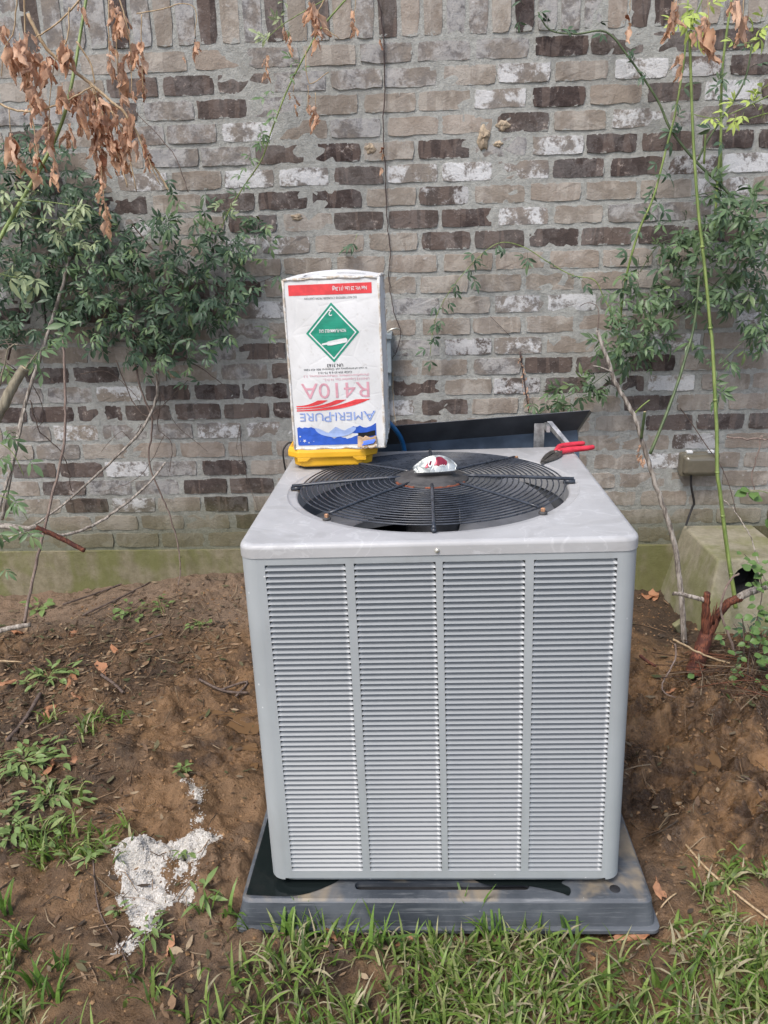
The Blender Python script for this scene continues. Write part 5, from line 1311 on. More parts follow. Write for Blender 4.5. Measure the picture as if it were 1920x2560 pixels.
# ---------------------------------------------------------------- right: canes, vine and dead stem
def R4(x, y): return (1200+x*.434, 600+y*.434)
def R8(x, y): return (1500+x*.2532, 440+y*.2532)
CANE1 = [(1839, 1520, 1.24), (1835, 1482, 1.25), (1827, 1434, 1.26), (1817, 1366, 1.28), (1807, 1290, 1.30), (1799, 1222, 1.31), (1793, 1181, 1.32), (1792, 1080, 1.35), (1788, 1000, 1.37), (1781, 858, 1.40), (1776, 820, 1.41), (1768, 731, 1.42), (1756, 617, 1.44), (1747, 541, 1.45), (1739, 440, 1.46), (1732, 324, 1.48), (1724, 90, 1.50)]
c1 = leafy('green_cane', 'tallest bright green cane standing upright on the right in front of the block', [(CANE1, (.0078, .0045))], [(1715, 60, 1.5, 'leaflime'), (1700, 50, 1.5, 'leaflime'), (1690, 45, 1.5, 'leaflime'), (1745, 35, 1.5, 'leaflime'), (1760, 20, 1.5, 'leaflime'), (1735, 20, 1.5, 'leaflime'), (1720, 40, 1.5, 'leaflime'), (1750, 45, 1.5, 'leaflime'), (1705, 75, 1.5, 'leaflime'), (1730, 60, 1.5, 'leaflime')], 'cane', 'leafmid', .007, .005, G(1.10, 1.22), cat='cane', droop=0.1, sc=.95)
stem(c1, pp((1724, 90, 1.50), (1735, 50, 1.5), (1755, 0, 1.5)), .003, .002, 'cane')
for (u, v, y) in CANE1[2:14:2]:
    q = MB(); p = at(u, v, y); q.tube([p-Vector((0, 0, .004)), p, p+Vector((0, 0, .004))], [.0070, .0084, .0070], 8); obj('node', q, M['cane'], c1)
leafy('green_cane', 'green cane slanting from the dead stem up to the right', [([(1625, 1135, 1.33), (1660, 1050, 1.36), (1690, 970, 1.40), (1712, 900, 1.43), (1732, 830, 1.46), (1742, 760, 1.48), (1748, 690, 1.50)], (.0058, .0042))], [], 'canedark', 'leafdark', .005, .004, at(1625, 1135, 1.33), cat='cane')
leafy('green_cane', 'thin green cane left of the tallest one on the right', [([(1550, 810, 1.66), (1557, 740, 1.65), (1573, 660, 1.64), (1600, 570, 1.64), (1634, 492, 1.64), (1666, 370, 1.65), (1689, 278, 1.65), (1712, 133, 1.66), (1720, 0, 1.66)], (.005, .0035))],
      [(1625, 440, 1.66), (1638, 455, 1.66), (1640, 470, 1.66), (1655, 500, 1.66), (1645, 515, 1.66), (1620, 530, 1.66), (1640, 545, 1.66), (1630, 555, 1.66), (1600, 560, 1.66), (1650, 400, 1.66), (1655, 420, 1.66), (1670, 340, 1.66), (1680, 300, 1.66), (1575, 620, 1.66), (1585, 640, 1.66)], 'cane', 'leafdark', .005, .0035, at(1550, 810, 1.66), kind='small', cat='cane', sc=1.05)
leafy('green_cane', 'pair of thin green canes right of the tallest one', [([(1787, 575, 1.62), (1793, 463, 1.62), (1802, 347, 1.62), (1806, 174, 1.63), (1830, -10, 1.63)], (.0052, .004)), ([(1803, 460, 1.64), (1803, 350, 1.64), (1800, 250, 1.64)], (.004, .003)), ([(1760, 410, 1.63), (1764, 330, 1.63)], (.004, .003))],
      [(1800, 190, 1.62), (1790, 215, 1.62), (1810, 215, 1.62), (1785, 240, 1.62), (1880, 120, 1.62), (1875, 170, 1.62), (1868, 195, 1.62), (1790, 330, 1.6), (1800, 345, 1.6), (1690, 230, 1.64), (1685, 250, 1.64)], 'cane', 'leafdark', .005, .004, at(1787, 575, 1.62), kind='small', cat='cane', sc=1.1)
leafy('arching_vine', 'dark woody stem arching across the upper right of the wall', [([(1345, 30, 1.74), (1375, 75, 1.74), (1440, 85, 1.73), (1515, 80, 1.72), (1573, 145, 1.71), (1643, 249, 1.70), (1677, 324, 1.69), (1741, 405, 1.66), (1790, 450, 1.64), (1828, 490, 1.62), (1870, 540, 1.60)], (.0022, .0058)), ([(1880, 110, 1.66), (1862, 200, 1.66), (1815, 280, 1.66), (1770, 350, 1.66), (1745, 400, 1.66)], (.003, .0045))],
      [(1310, 15, 1.73), (1330, 50, 1.73), (1370, 70, 1.72), (1390, 80, 1.72), (1405, 75, 1.72), (1490, 65, 1.72), (1500, 75, 1.72), (1570, 140, 1.7), (1585, 160, 1.7), (1610, 190, 1.7), (1625, 200, 1.7), (1690, 320, 1.68), (1710, 310, 1.68), (1700, 345, 1.68), (1300, 40, 1.73)], 'canedark', 'leafdark', .003, .005, at(1870, 540, 1.60), kind='small', sc=.95, cat='vine')
# lime tips reaching in from the right edge
leafy('lime_sprig', 'lime green leaf tips entering at the upper right edge', [([(1930, 60, 1.2), (1900, 95, 1.2), (1860, 110, 1.2)], (.002, .001)), ([(1930, 235, 1.2), (1860, 270, 1.2), (1790, 295, 1.2), (1730, 285, 1.2)], (.002, .001)), ([(1930, 280, 1.2), (1860, 300, 1.2), (1800, 320, 1.2)], (.002, .001))],
      [(1895, 70, 1.2), (1880, 85, 1.2), (1905, 80, 1.2), (1860, 105, 1.2), (1840, 115, 1.2), (1880, 100, 1.2), (1900, 60, 1.2), (1870, 250, 1.2), (1850, 262, 1.2), (1830, 265, 1.2), (1810, 280, 1.2), (1790, 295, 1.2), (1770, 300, 1.2), (1890, 245, 1.2), (1905, 235, 1.2), (1915, 225, 1.2), (1880, 270, 1.2), (1840, 285, 1.2), (1860, 280, 1.2), (1900, 255, 1.2)], 'cane', 'leaflime', .002, .001, at(1930, 235, 1.2), kind='small', sc=1.0, droop=.1, cat='sprig')
vr = thing('climbing_vine', 'green vine with five leaflet leaves spreading over the wall on the right', 'vine', (1.25, 1.70, .10))
def cluster(t, specs, mats=('leafdark', 'leafmid', 'leafmid')):
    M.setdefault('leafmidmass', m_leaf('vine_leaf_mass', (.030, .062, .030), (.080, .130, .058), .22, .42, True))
    extra = [at(u+random.gauss(0, ru*.55), v+random.gauss(0, rv*.55), random.uniform(y0, y1)+.02) for u, v, ru, rv, n, y0, y1 in specs for _ in range(int(n*.8))]
    leaf_mass(t, extra, 'leafmidmass', 'big', .85)
    for u, v, ru, rv, n, y0, y1 in specs:
        for i in range(n):
            a, r = random.uniform(0, 2*PI), math.sqrt(random.random())
            place_leaf(t, at(u+ru*r*math.cos(a), v+rv*r*math.sin(a), random.uniform(y0, y1)), random.choice(mats), 'small' if random.random() < .3 else 'big', random.uniform(.68, 1.0))
cluster(vr, [(1560, 850, 70, 40, 24, 1.5, 1.66), (1600, 760, 70, 50, 22, 1.55, 1.68), (1580, 700, 30, 30, 6, 1.6, 1.7), (1690, 740, 70, 45, 24, 1.5, 1.68), (1720, 650, 45, 45, 14, 1.55, 1.68), (1780, 580, 50, 50, 16, 1.5, 1.66), (1850, 520, 75, 50, 30, 1.45, 1.64), (1880, 600, 60, 50, 26, 1.45, 1.64), (1860, 680, 60, 40, 16, 1.5, 1.66), (1810, 740, 60, 30, 14, 1.5, 1.66), (1890, 830, 45, 50, 18, 1.45, 1.62), (1880, 740, 40, 30, 8, 1.5, 1.66),
    (1790, 480, 40, 30, 6, 1.6, 1.68), (1500, 960, 60, 25, 9, 1.62, 1.70), (1395, 1000, 45, 22, 8, 1.64, 1.72), (1440, 970, 30, 20, 5, 1.62, 1.70), (1600, 900, 40, 25, 5, 1.6, 1.7), (1660, 850, 30, 25, 4, 1.6, 1.7), (1660, 620, 40, 40, 8, 1.6, 1.7), (1800, 900, 30, 15, 3, 1.5, 1.6), (1780, 970, 20, 25, 4, 1.5, 1.6), (1700, 560, 40, 40, 5, 1.6, 1.7), (1750, 850, 15, 12, 2, 1.5, 1.6)])
for pts, r in (([(1560, 880, 1.66), (1620, 830, 1.66), (1700, 790, 1.66), (1760, 740, 1.66), (1850, 640, 1.62), (1930, 560, 1.6)], .0025), ([(1340, 1040, 1.72), (1400, 1000, 1.70), (1480, 960, 1.68), (1560, 900, 1.66)], .002), ([(1590, 860, 1.64), (1670, 800, 1.62), (1740, 780, 1.60)], .0028), ([(1600, 680, 1.68), (1650, 610, 1.68), (1720, 600, 1.66), (1800, 620, 1.64)], .0018), ([(1730, 490, 1.66), (1800, 480, 1.64), (1880, 500, 1.6)], .0018), ([(1800, 910, 1.5), (1850, 860, 1.52), (1900, 810, 1.55)], .002), ([(1890, 770, 1.6), (1800, 720, 1.62), (1740, 690, 1.66)], .0018)):
    stem(vr, pp(*pts), r, r*.6, 'canedark')
ds_ = thing('dead_cane', 'weathered grey dead stem leaning left in front of the wall on the right', 'stem', G(.95, 1.28))
DST = [(1712, 1610, 1.26), (1704, 1500, 1.29), (1699, 1450, 1.30), (1686, 1355, 1.32), (1656, 1260, 1.34), (1630, 1182, 1.35), (1604, 1095, 1.36), (1578, 1025, 1.37), (1543, 965, 1.38), (1508, 869, 1.39), (1493, 826, 1.40)]
stem(ds_, pp(*DST), .0105, .0062, 'barkgrey', 'stem', 10, 6, .0010)
stem(ds_, pp((1603, 1095, 1.35), (1608, 1060, 1.33), (1612, 1030, 1.32)), .0055, .005, 'canedark', 'side_shoot', 8); q = MB(); p = at(1612, 1030, 1.32); q.tube([p, p+Vector((0, 0, .002))], .0046, 8); obj('cut_end', q, M['cutwood'], ds_)
stem(ds_, pp((1585, 1035, 1.37), (1605, 1015, 1.36), (1624, 1000, 1.36)), .003, .002, 'cane', 'side_shoot'); stem(ds_, pp((1530, 930, 1.38), (1500, 918, 1.37), (1482, 915, 1.37)), .003, .0025, 'barkgrey', 'side_shoot')
stem(ds_, pp((1494, 825, 1.40), (1497, 790, 1.42), (1492, 765, 1.46), (1470, 757, 1.52), (1450, 765, 1.56)), .002, .001, 'barkbrown', 'tip')
for i in range(9): dry_leaf(ds_, at(1600+random.gauss(2, 5), 1105+random.uniform(0, 50), 1.34), .5)
stp = thing('broken_stump', 'red brown splintered stump with forked broken branches on the right', 'stump', G(.92, 1.10))
stem(stp, pp((1735, 1690, 1.06), (1748, 1640, 1.08), (1765, 1590, 1.10), (1785, 1545, 1.12)), .030, .020, 'redwood', 'trunk', 12, 6, .002)
stem(stp, pp((1765, 1600, 1.10), (1764, 1550, 1.10), (1765, 1510, 1.10), (1768, 1482, 1.10)), .017, .011, 'redwood', 'fork', 10, 6, .0012)
stem(stp, pp((1760, 1500, 1.10), (1730, 1492, 1.10), (1700, 1485, 1.10), (1683, 1485, 1.10)), .0085, .006, 'barkgrey', 'fork', 8, 6, .0008)
stem(stp, pp((1785, 1560, 1.11), (1800, 1530, 1.12), (1825, 1505, 1.12), (1850, 1495, 1.12)), .014, .014, 'redwood', 'fork', 10, 6, .0012)
stem(stp, pp((1845, 1495, 1.12), (1880, 1478, 1.12), (1930, 1460, 1.12), (1980, 1440, 1.12)), .0135, .012, 'barkgrey', 'fork', 10, 6, .0012)
for a, b in (((1775, 1570), (1786, 1515)), ((1783, 1560), (1793, 1505)), ((1795, 1545), (1808, 1520)), ((1770, 1560), (1778, 1530))):
    stem(stp, pp((*a, 1.095), (*b, 1.09)), .006, .0008, 'redwood', 'splinter', 5, 3)
for a, b in (((1790, 1490), (1850, 1435)),): pass
branch('bare_cane', 'thin bent brown twig rising past the stump to the block hole', [(1838, 1640, 1.06), (1826, 1600, 1.07), (1805, 1540, 1.08), (1802, 1512, 1.08), (1815, 1470, 1.10), (1830, 1445, 1.12), (1848, 1434, 1.13)], .0045, .0038, 'barkpink', G(1.0, 1.05), 'twig')
branch('ground_twig', 'long pale twig lying in front of the stump', [(1684, 1598, 1.02), (1740, 1628, 1.02), (1780, 1645, 1.02), (1825, 1658, 1.02)], .0038, .003, 'drystem', None, 'twig', .0008)
branch('ground_twig', 'thin curved root twig hooking down left of the stump', [(1688, 1610, 1.0), (1690, 1640, .98), (1672, 1680, .93), (1656, 1710, .9), (1660, 1730, .86), (1690, 1745, .83), (1735, 1755, .82)], .003, .0018, 'barkpink', None, 'twig', .0008)
branch('ground_twig', 'short red root poking from the mud beside the condenser', [(1600, 1640, 1.03), (1620, 1655, 1.02), (1640, 1665, 1.0)], .006, .004, 'redwood', None, 'root')
branch('bare_cane', 'dangling brown twig with a pale crosspiece at the right edge', [(1904, 1090, 1.45), (1893, 1140, 1.45), (1880, 1185, 1.45), (1884, 1225, 1.45)], .0025, .002, 'barkpink', None, 'twig', .0015, ((([(1817, 1093, 1.45), (1870, 1097, 1.45), (1930, 1098, 1.45)]), .0035, .003),))
branch('bare_cane', 'fine grey twig leaning across the top of the concrete block', [(1925, 1470, 1.22), (1900, 1420, 1.22), (1880, 1350, 1.26), (1858, 1310, 1.30), (1835, 1275, 1.34), (1810, 1250, 1.38)], .0026, .0016, 'barkgrey', None, 'twig')
leafy('bare_cane', 'thin dark stem hanging behind the outlet box', [([(1700, 1020, 1.73), (1730, 1060, 1.73), (1770, 1120, 1.70), (1800, 1160, 1.68), (1825, 1220, 1.66), (1840, 1280, 1.64)], (.0022, .0016))], [], 'barkbrown', 'leafdark', .002, .001, at(1700, 1020, 1.73), cat='twig')

# round-leaved shrub at the right edge
def roundleaf(k):
    r = random.Random(k); b = MB(); L = r.uniform(.026, .036)
    def f(u, v):
        w = L*.40*math.sin(PI*(.04+.94*v)**.9); x = (u-.5)*2; return (L*v, x*w, .0025*abs(x)-.010*v*v+.002*math.sin(4*v+k))
    b.grid(f, 4, 6); me = b.mesh('leaf'); me.materials.append(M['leafround']); return me
RND = [roundleaf(k) for k in range(6)]
sr = thing('leafy_shrub', 'low shrub with small round leaves at the lower right edge', 'shrub', G(1.12, .98))
SRP = [[(1868, 1720, .98), (1872, 1640, 1.0), (1890, 1560, 1.02), (1905, 1480, 1.05), (1890, 1420, 1.06), (1860, 1385, 1.08)], [(1875, 1700, .98), (1895, 1620, .98), (1930, 1560, 1.0)], [(1850, 1715, .97), (1810, 1722, .95), (1770, 1718, .94)], [(1880, 1720, .97), (1895, 1760, .95), (1915, 1790, .94)], [(1860, 1640, 1.0), (1858, 1560, 1.02), (1850, 1540, 1.02)], [(1860, 1725, .97), (1850, 1755, .95), (1840, 1750, .94)]]
for p in SRP: stem(sr, pp(*p), .0022, .0012, 'barkbrown')
def round_leaf(parent, p, sc=1., d=None):
    o = obj('leaf', random.choice(RND), None, parent); m = frame(d or Vector((random.gauss(0, 1), random.gauss(-.4, .5), random.gauss(.1, .4))), Vector((random.gauss(0, .3), -.5, .8))).to_4x4() @ Matrix.Scale(sc*random.uniform(.8, 1.2), 4)
    m.translation = Vector(p)-Vector(parent.location); o.matrix_local = m; return o
for u, v in ((1850, 1380), (1875, 1425), (1890, 1410), (1900, 1440), (1905, 1470), (1915, 1460), (1885, 1490), (1855, 1540), (1870, 1545), (1880, 1540), (1895, 1570), (1888, 1590), (1900, 1600), (1862, 1610), (1870, 1620), (1875, 1605), (1905, 1605), (1912, 1615), (1895, 1650), (1885, 1640), (1810, 1728), (1818, 1735), (1830, 1728), (1835, 1722), (1720, 1695), (1735, 1690), (1850, 1750), (1860, 1760), (1870, 1765), (1880, 1770), (1890, 1775), (1900, 1780), (1875, 1790), (1865, 1780), (1895, 1795), (1905, 1800), (1915, 1750), (1905, 1745), (1890, 1740), (1826, 1675), (1840, 1670), (1900, 1700), (1915, 1690), (1910, 1650), (1918, 1530), (1912, 1545), *[(random.uniform(1790, 1940), random.uniform(1540, 1800)) for _ in range(34)], *[(random.uniform(1870, 1940), random.uniform(1380, 1560)) for _ in range(26)]):
    round_leaf(sr, at(u, v, 1.0-.0004*(v-1500)+random.gauss(0, .01)), .85)
vb = thing('leafy_shrub', 'dark green shrub leaves crowding the right edge beside the stump', 'shrub', G(1.30, 1.12))
for i in range(70):
    u, v = random.uniform(1855, 1990), random.uniform(1520, 1760); place_leaf(vb, at(u, v, random.uniform(1.02, 1.2)), random.choice(('leafdark', 'leafdark', 'leafmid')), 'small', .85)
for i in range(7):
    u = random.uniform(1870, 1950); stem(vb, pp((u, 1770, 1.05), (u+random.gauss(0, 20), 1680, 1.08), (u+random.gauss(0, 40), 1560, 1.12)), .003, .0015, 'barkbrown')
leafy('fresh_seedling', 'two bright leaves on a thin stem over the block at the right edge', [([(1935, 1240, 1.3), (1905, 1228, 1.3), (1870, 1228, 1.3)], (.0016, .001))], [], 'cane', 'leafmid', .002, .001, at(1935, 1240, 1.3), cat='sprig')
tsd = [o for o in COL.objects if o.name.startswith('fresh_seedling')][0]
for u, v in ((1862, 1232), (1872, 1240), (1870, 1228), (1885, 1232), (1912, 1300), (1918, 1295)): round_leaf(tsd, at(u, v, 1.3), 1.3)

# ---------------------------------------------------------------- ground cover
COLS_DRY = [(.16, .10, .06), (.24, .15, .085), (.30, .20, .12), (.10, .065, .04), (.20, .155, .10), (.36, .27, .17), (.065, .048, .034), (.13, .115, .06), (.075, .085, .035)]
def in_pad(x, y): return abs(x) < .50 and -.07 < y < .9
lit = MB()
def scrap(x, y, L, col, flat=.9):
    a = random.uniform(0, 2*PI); z = gzs(x, y); W_ = L*random.uniform(.22, .5)
    dx, dy = math.cos(a), math.sin(a); c = random.uniform(0, .4)*L; tl = random.gauss(0, .15)
    P = []
    for t, w in ((0, .1), (.35, 1), (.7, .8), (1, .05)):
        px, py = x+dx*L*(t-.5), y+dy*L*(t-.5)
        zz = z+.003+c*(t-.5)**2+tl*L*(t-.5)+.004
        P += [(px-dy*W_*w*.5, py+dx*W_*w*.5, zz+.15*W_*w), (px+dy*W_*w*.5, py-dx*W_*w*.5, zz-.1*W_*w)]
    lit.add(P, [(0, 1, 3, 2), (2, 3, 5, 4), (4, 5, 7, 6)], col, True)
def twiglet(x, y, L, col, r=.0014):
    a = random.uniform(0, 2*PI); P = []
    for t in (0, .5, 1):
        px, py = x+math.cos(a)*L*(t-.5)+random.gauss(0, .004), y+math.sin(a)*L*(t-.5)+random.gauss(0, .004)
        P.append((px, py, gzs(px, py)+.003+random.uniform(0, .008)))
    lit.tube(P, [r, r, r*.6], 4, col)
def litter_density(x, y):
    d = .10
    d += .9*(1/(1+math.exp((x+.98)*9)))*(y > .25)*(y < 1.45)
    d += .75*math.exp(-((x+1.05)/.35)**2-((y-1.35)/.22)**2)
    d += .9*math.exp(-((x-1.05)/.22)**2-((y-1.0)/.22)**2)
    d += .5*math.exp(-((x-.60)/.07)**2-((y-.15)/.28)**2)
    d += .6*math.exp(-((y+.13)/.06)**2)
    d += .35*math.exp(-((x+.70)/.14)**2-((y+.02)/.10)**2)
    return min(1, d)
cnt = 0
while cnt < 6000:
    x, y = random.uniform(-2.0, 1.5), random.uniform(-.4, 1.72)
    if in_pad(x, y) or random.random() > litter_density(x, y): continue
    cnt += 1
    if random.random() < .30: twiglet(x, y, random.uniform(.02, .10), random.choice(COLS_DRY[:7]), random.uniform(.0006, .0018))
    else: scrap(x, y, random.choice((.008, .012, .016, .022, .030))*random.uniform(.7, 1.3), random.choice(COLS_DRY))
for _ in range(170):
    x, y = random.gauss(1.06, .13), random.gauss(1.0, .11)
    if x < .80: continue
    a = random.gauss(.2, .7); L = random.uniform(.05, .22); z0_ = gzs(x, y)+random.uniform(.004, .06); z1_ = z0_+random.gauss(0, .02)
    lit.tube([(x-math.cos(a)*L/2, y-math.sin(a)*L/2, max(z0_, gzs(x, y)+.003)), (x+random.gauss(0, .01), y, (z0_+z1_)/2+.006), (x+math.cos(a)*L/2, y+math.sin(a)*L/2, max(z1_, gzs(x, y)+.003))], [.0018, .0015, .0009], 4, random.choice(((.10, .06, .04), (.15, .10, .065), (.24, .18, .12), (.06, .035, .025), (.17, .07, .04))))
o = obj('leaf_litter', lit, M['litter']); tag(o, 'scattered scraps of dead leaves and twigs on the mud', kind='stuff')

crumb = MB(); SOILC = [(.20, .11, .05), (.27, .155, .072), (.13, .07, .034), (.33, .20, .10), (.085, .048, .026), (.24, .15, .085)]
cnt = 0
while cnt < 9000:
    x, y = random.uniform(-1.5, 1.25), random.uniform(-.35, 1.6)
    if in_pad(x, y): continue
    k = _hash(np.array(int(x*9)), np.array(int(y*9)), 3)
    if random.random() > .25+.75*float(k): continue
    cnt += 1; r = random.choice((.0015, .002, .003, .004, .006))*random.uniform(.7, 1.4); z = gzs(x, y)-r*.25; a = random.uniform(0, 6)
    P = [(x+r*math.cos(a+m*1.2566)*random.uniform(.7, 1.25), y+r*math.sin(a+m*1.2566)*random.uniform(.7, 1.25), z+random.uniform(-.1, .3)*r) for m in range(5)]+[(x+random.gauss(0, .2)*r, y+random.gauss(0, .2)*r, z+r*random.uniform(.7, 1.2))]
    crumb.add(P, [(0, 1, 5), (1, 2, 5), (2, 3, 5), (3, 4, 5), (4, 0, 5)], random.choice(SOILC))
o = obj('soil_crumbs', crumb, M['litter']); tag(o, 'loose crumbs of brown soil strewn over the mud', kind='stuff')

# grass
gr = MB()
GC = [(.16, .25, .050), (.235, .34, .075), (.30, .40, .105), (.105, .175, .040), (.37, .42, .16), (.47, .45, .23), (.56, .49, .31), (.19, .33, .055)]
GW = [5, 5, 4, 4, 2.5, 1.6, 1.0, 3]
def blade(x, y, L, w, col, a=None, lean=None, z=None):
    a = random.uniform(0, 2*PI) if a is None else a; lean = random.uniform(.3, 1.5) if lean is None else lean
    z = gzs(x, y)-.004 if z is None else z
    dx, dy = math.cos(a), math.sin(a); tw = a+random.gauss(PI/2, .35); wx, wy = math.cos(tw), math.sin(tw)
    P = []; n = 4; px = pz = 0; g = PI/2-lean*.25
    for i in range(n+1):
        t = i/n; ww = w*.5*(1-t)**.55*(1 if t > 0 else .8)
        cx, cy, cz_ = x+dx*px, y+dy*px, z+pz
        if i < n: P += [(cx-wx*ww, cy-wy*ww, cz_), (cx+wx*ww, cy+wy*ww, cz_+ww*.3)]
        else: P.append((cx, cy, cz_))
        px += math.cos(g)*L/n; pz += math.sin(g)*L/n; g -= lean*.75/n*1.6
    P = [(a_, b_, max(c_, z+.004)) for a_, b_, c_ in P]
    gr.add(P, [(0, 1, 3, 2), (2, 3, 5, 4), (4, 5, 7, 6), (6, 7, 8)], col, True)
def gcol(dry=0.):
    c = random.choices(GC, GW)[0] if random.random() > dry else random.choice(GC[4:7]); k = random.uniform(.75, 1.15); return tuple(q*k for q in c)
_gx, _gy = np.meshgrid(np.arange(-1.8, 1.4, .01), np.arange(-.7, 1.3, .01), indexing='ij')
_NG = fbm(_gx*5, _gy*5, 3, 91).tolist()
def gdens(x, y):
    n = _NG[min(319, max(0, int((x+1.8)*100)))][min(199, max(0, int((y+.7)*100)))]; d = 0
    if y < -.085: d = max(d, (.25+1.1*(n-.30)*2.2)*(1/(1+math.exp(-(x+.37)*26))) * (1 if y < -.15 or n > .44 else .45))     # foreground lawn
    if y < -.03 and x > .50: d = max(d, .65*(n > .40))
    if x > .60 and y < .24: d = max(d, .6*(n > .44)*(1-sstep(.06, .20, y+.25*(.70-x)*(x < .9))))
    if x < -.78 and y < .25: d = max(d, .55*(n > .40)*(1/(1+math.exp((x+.86)*16))))
    if x < -1.0 and .2 < y < .75: d = max(d, .30*(n > .50))
    if y < -.12 and x < -.44: d = max(d, .12*(n > .50))
    if .85 < x: d = max(d, .25*(n > .5)*(y < .5))
    if y < -.32: d = max(d, .6*(n > .3)*(x > -.38))
    return d
cnt = 0; tries = 0
while cnt < 14000 and tries < 200000:
    tries += 1
    x, y = random.uniform(-1.75, 1.35), random.uniform(-.62, .75)
    if in_pad(x, y) or random.random() > gdens(x, y): continue
    right = x > .48 and y > -.12
    for j in range(random.choice((1, 1, 2, 3))):
        cnt += 1
        L = random.uniform(.035, .095) if not right else random.uniform(.03, .07)
        blade(x+random.gauss(0, .006), y+random.gauss(0, .006), L, random.uniform(.0038, .0105), gcol(.30 if right else .16), lean=random.uniform(1.0, 2.4) if right else random.uniform(.5, 2.0))
for _ in range(2600):                                # dead thatch lying between the blades
    x, y = random.uniform(-.45, 1.25), random.uniform(-.60, .05)
    if in_pad(x, y) or random.random() > gdens(x, y)+.1: continue
    blade(x, y, random.uniform(.03, .08), random.uniform(.002, .005), random.choice(((.42, .36, .21), (.34, .27, .15), (.25, .19, .10), (.48, .43, .28))), lean=2.6)
# taller tufts in front of the pad
for u, v, n, L in ((640, 2330, 5, .07), (705, 2330, 9, .10), (760, 2330, 14, .11), (800, 2325, 8, .09), (860, 2330, 4, .10), (930, 2400, 5, .10), (960, 2390, 5, .11), (1010, 2400, 7, .09), (1180, 2320, 7, .15), (1230, 2350, 16, .09), (1320, 2330, 10, .09), (1400, 2330, 8, .09), (1450, 2340, 6, .08), (520, 2300, 6, .08), (575, 2320, 5, .07), (600, 2300, 5, .09), (20, 2300, 12, .10), (60, 2380, 12, .09), (90, 2470, 14, .09), (160, 2420, 8, .08), (140, 2500, 9, .08)):
    p = atz(u, v, .02)
    for j in range(n): blade(p.x+random.gauss(0, .014), p.y+random.gauss(0, .008), L*random.uniform(.6, 1.15), random.uniform(.006, .0125), random.choice(((.17, .30, .055), (.22, .36, .075), (.14, .25, .06))), lean=random.uniform(.3, 1.3))
o = obj('grass', gr, M['grass']); tag(o, 'short coarse lawn grass along the front of the plastic pad', kind='stuff')

# low broad-leaved weeds in the mud
def weed(label, u, v, z, n, L, spread, wide=.34):
    c = atz(u, v, z); base = G(c.x, c.y); t = thing('weed', label, 'weed', base, 'small weeds in the mud'); q = MB()
    for i in range(n):
        a = random.uniform(0, 2*PI); r = random.uniform(0, spread); p = Vector((base.x+r*math.cos(a), base.y+r*math.sin(a)*.7, 0)); p.z = gzs(p.x, p.y)+random.uniform(.004, .03)
        leaflet(q, p, Vector((math.cos(a+random.gauss(0, .8)), math.sin(a+random.gauss(0, .8)), random.uniform(-.1, .5))), Vector((random.gauss(0, .3), random.gauss(0, .3), 1)), L*random.uniform(.6, 1.2), L*wide*random.uniform(.8, 1.2), random.uniform(.1, .5), .3)
    f = obj('foliage', q, M['weed'], t); s = MB()
    for i in range(max(3, n//6)):
        a = random.uniform(0, 2*PI); e = base+Vector((spread*.8*math.cos(a), spread*.55*math.sin(a), 0)); e.z = gzs(e.x, e.y)+.012
        s.tube([base, base.lerp(e, .5)+Vector((0, 0, .014)), e], .0011, 4)
    obj('runner', s, M['cane'], t)
weed('spreading green weed with long leaves at the left edge, mid height', 120, 1690, .07, 46, .05, .10, .26)
weed('leafy weed clump at the left edge below the fallen brown leaves', 60, 1900, .06, 70, .045, .13)
weed('leafy weed trailing right from the left edge above the white residue', 130, 1990, .05, 46, .048, .11, .3)
weed('low weed with upright stems at the left edge beside the residue', 40, 2090, .05, 50, .045, .12)
weed('sparse trailing weed left of the white residue', 225, 2180, .04, 14, .035, .05)
weed('tiny weed sprouting at the top of the white residue', 460, 1935, .05, 10, .032, .025)
weed('small weed growing through the white residue', 462, 2150, .04, 8, .03, .02)
weed('seedling with paired leaves below the white residue', 300, 2300, .03, 7, .026, .018)
weed('clump of narrow weeds on the lower tip of the residue', 375, 2340, .03, 16, .04, .04, .24)
weed('broad bladed weed left of the pad corner', 520, 2270, .03, 9, .05, .03, .24)
weed('low round leaved weed by the foundation left of the condenser', 470, 1420, .13, 18, .03, .06, .6)
weed('creeping weed among the twigs near the left foundation', 330, 1535, .10, 22, .03, .10, .55)
weed('green weed sprigs on the dirt mound left of the condenser', 405, 1535, .1, 16, .03, .07, .5)
weed('broad leaved weed at the foot of the left bare stem', 95, 1520, .07, 12, .042, .05, .6)
weed('dark weed tuft where litter meets the mud on the left', 500, 1570, .09, 16, .028, .06, .45)
weed('pale weed leaves at the right corner of the pad', 1545, 2300, .03, 9, .045, .05, .28)

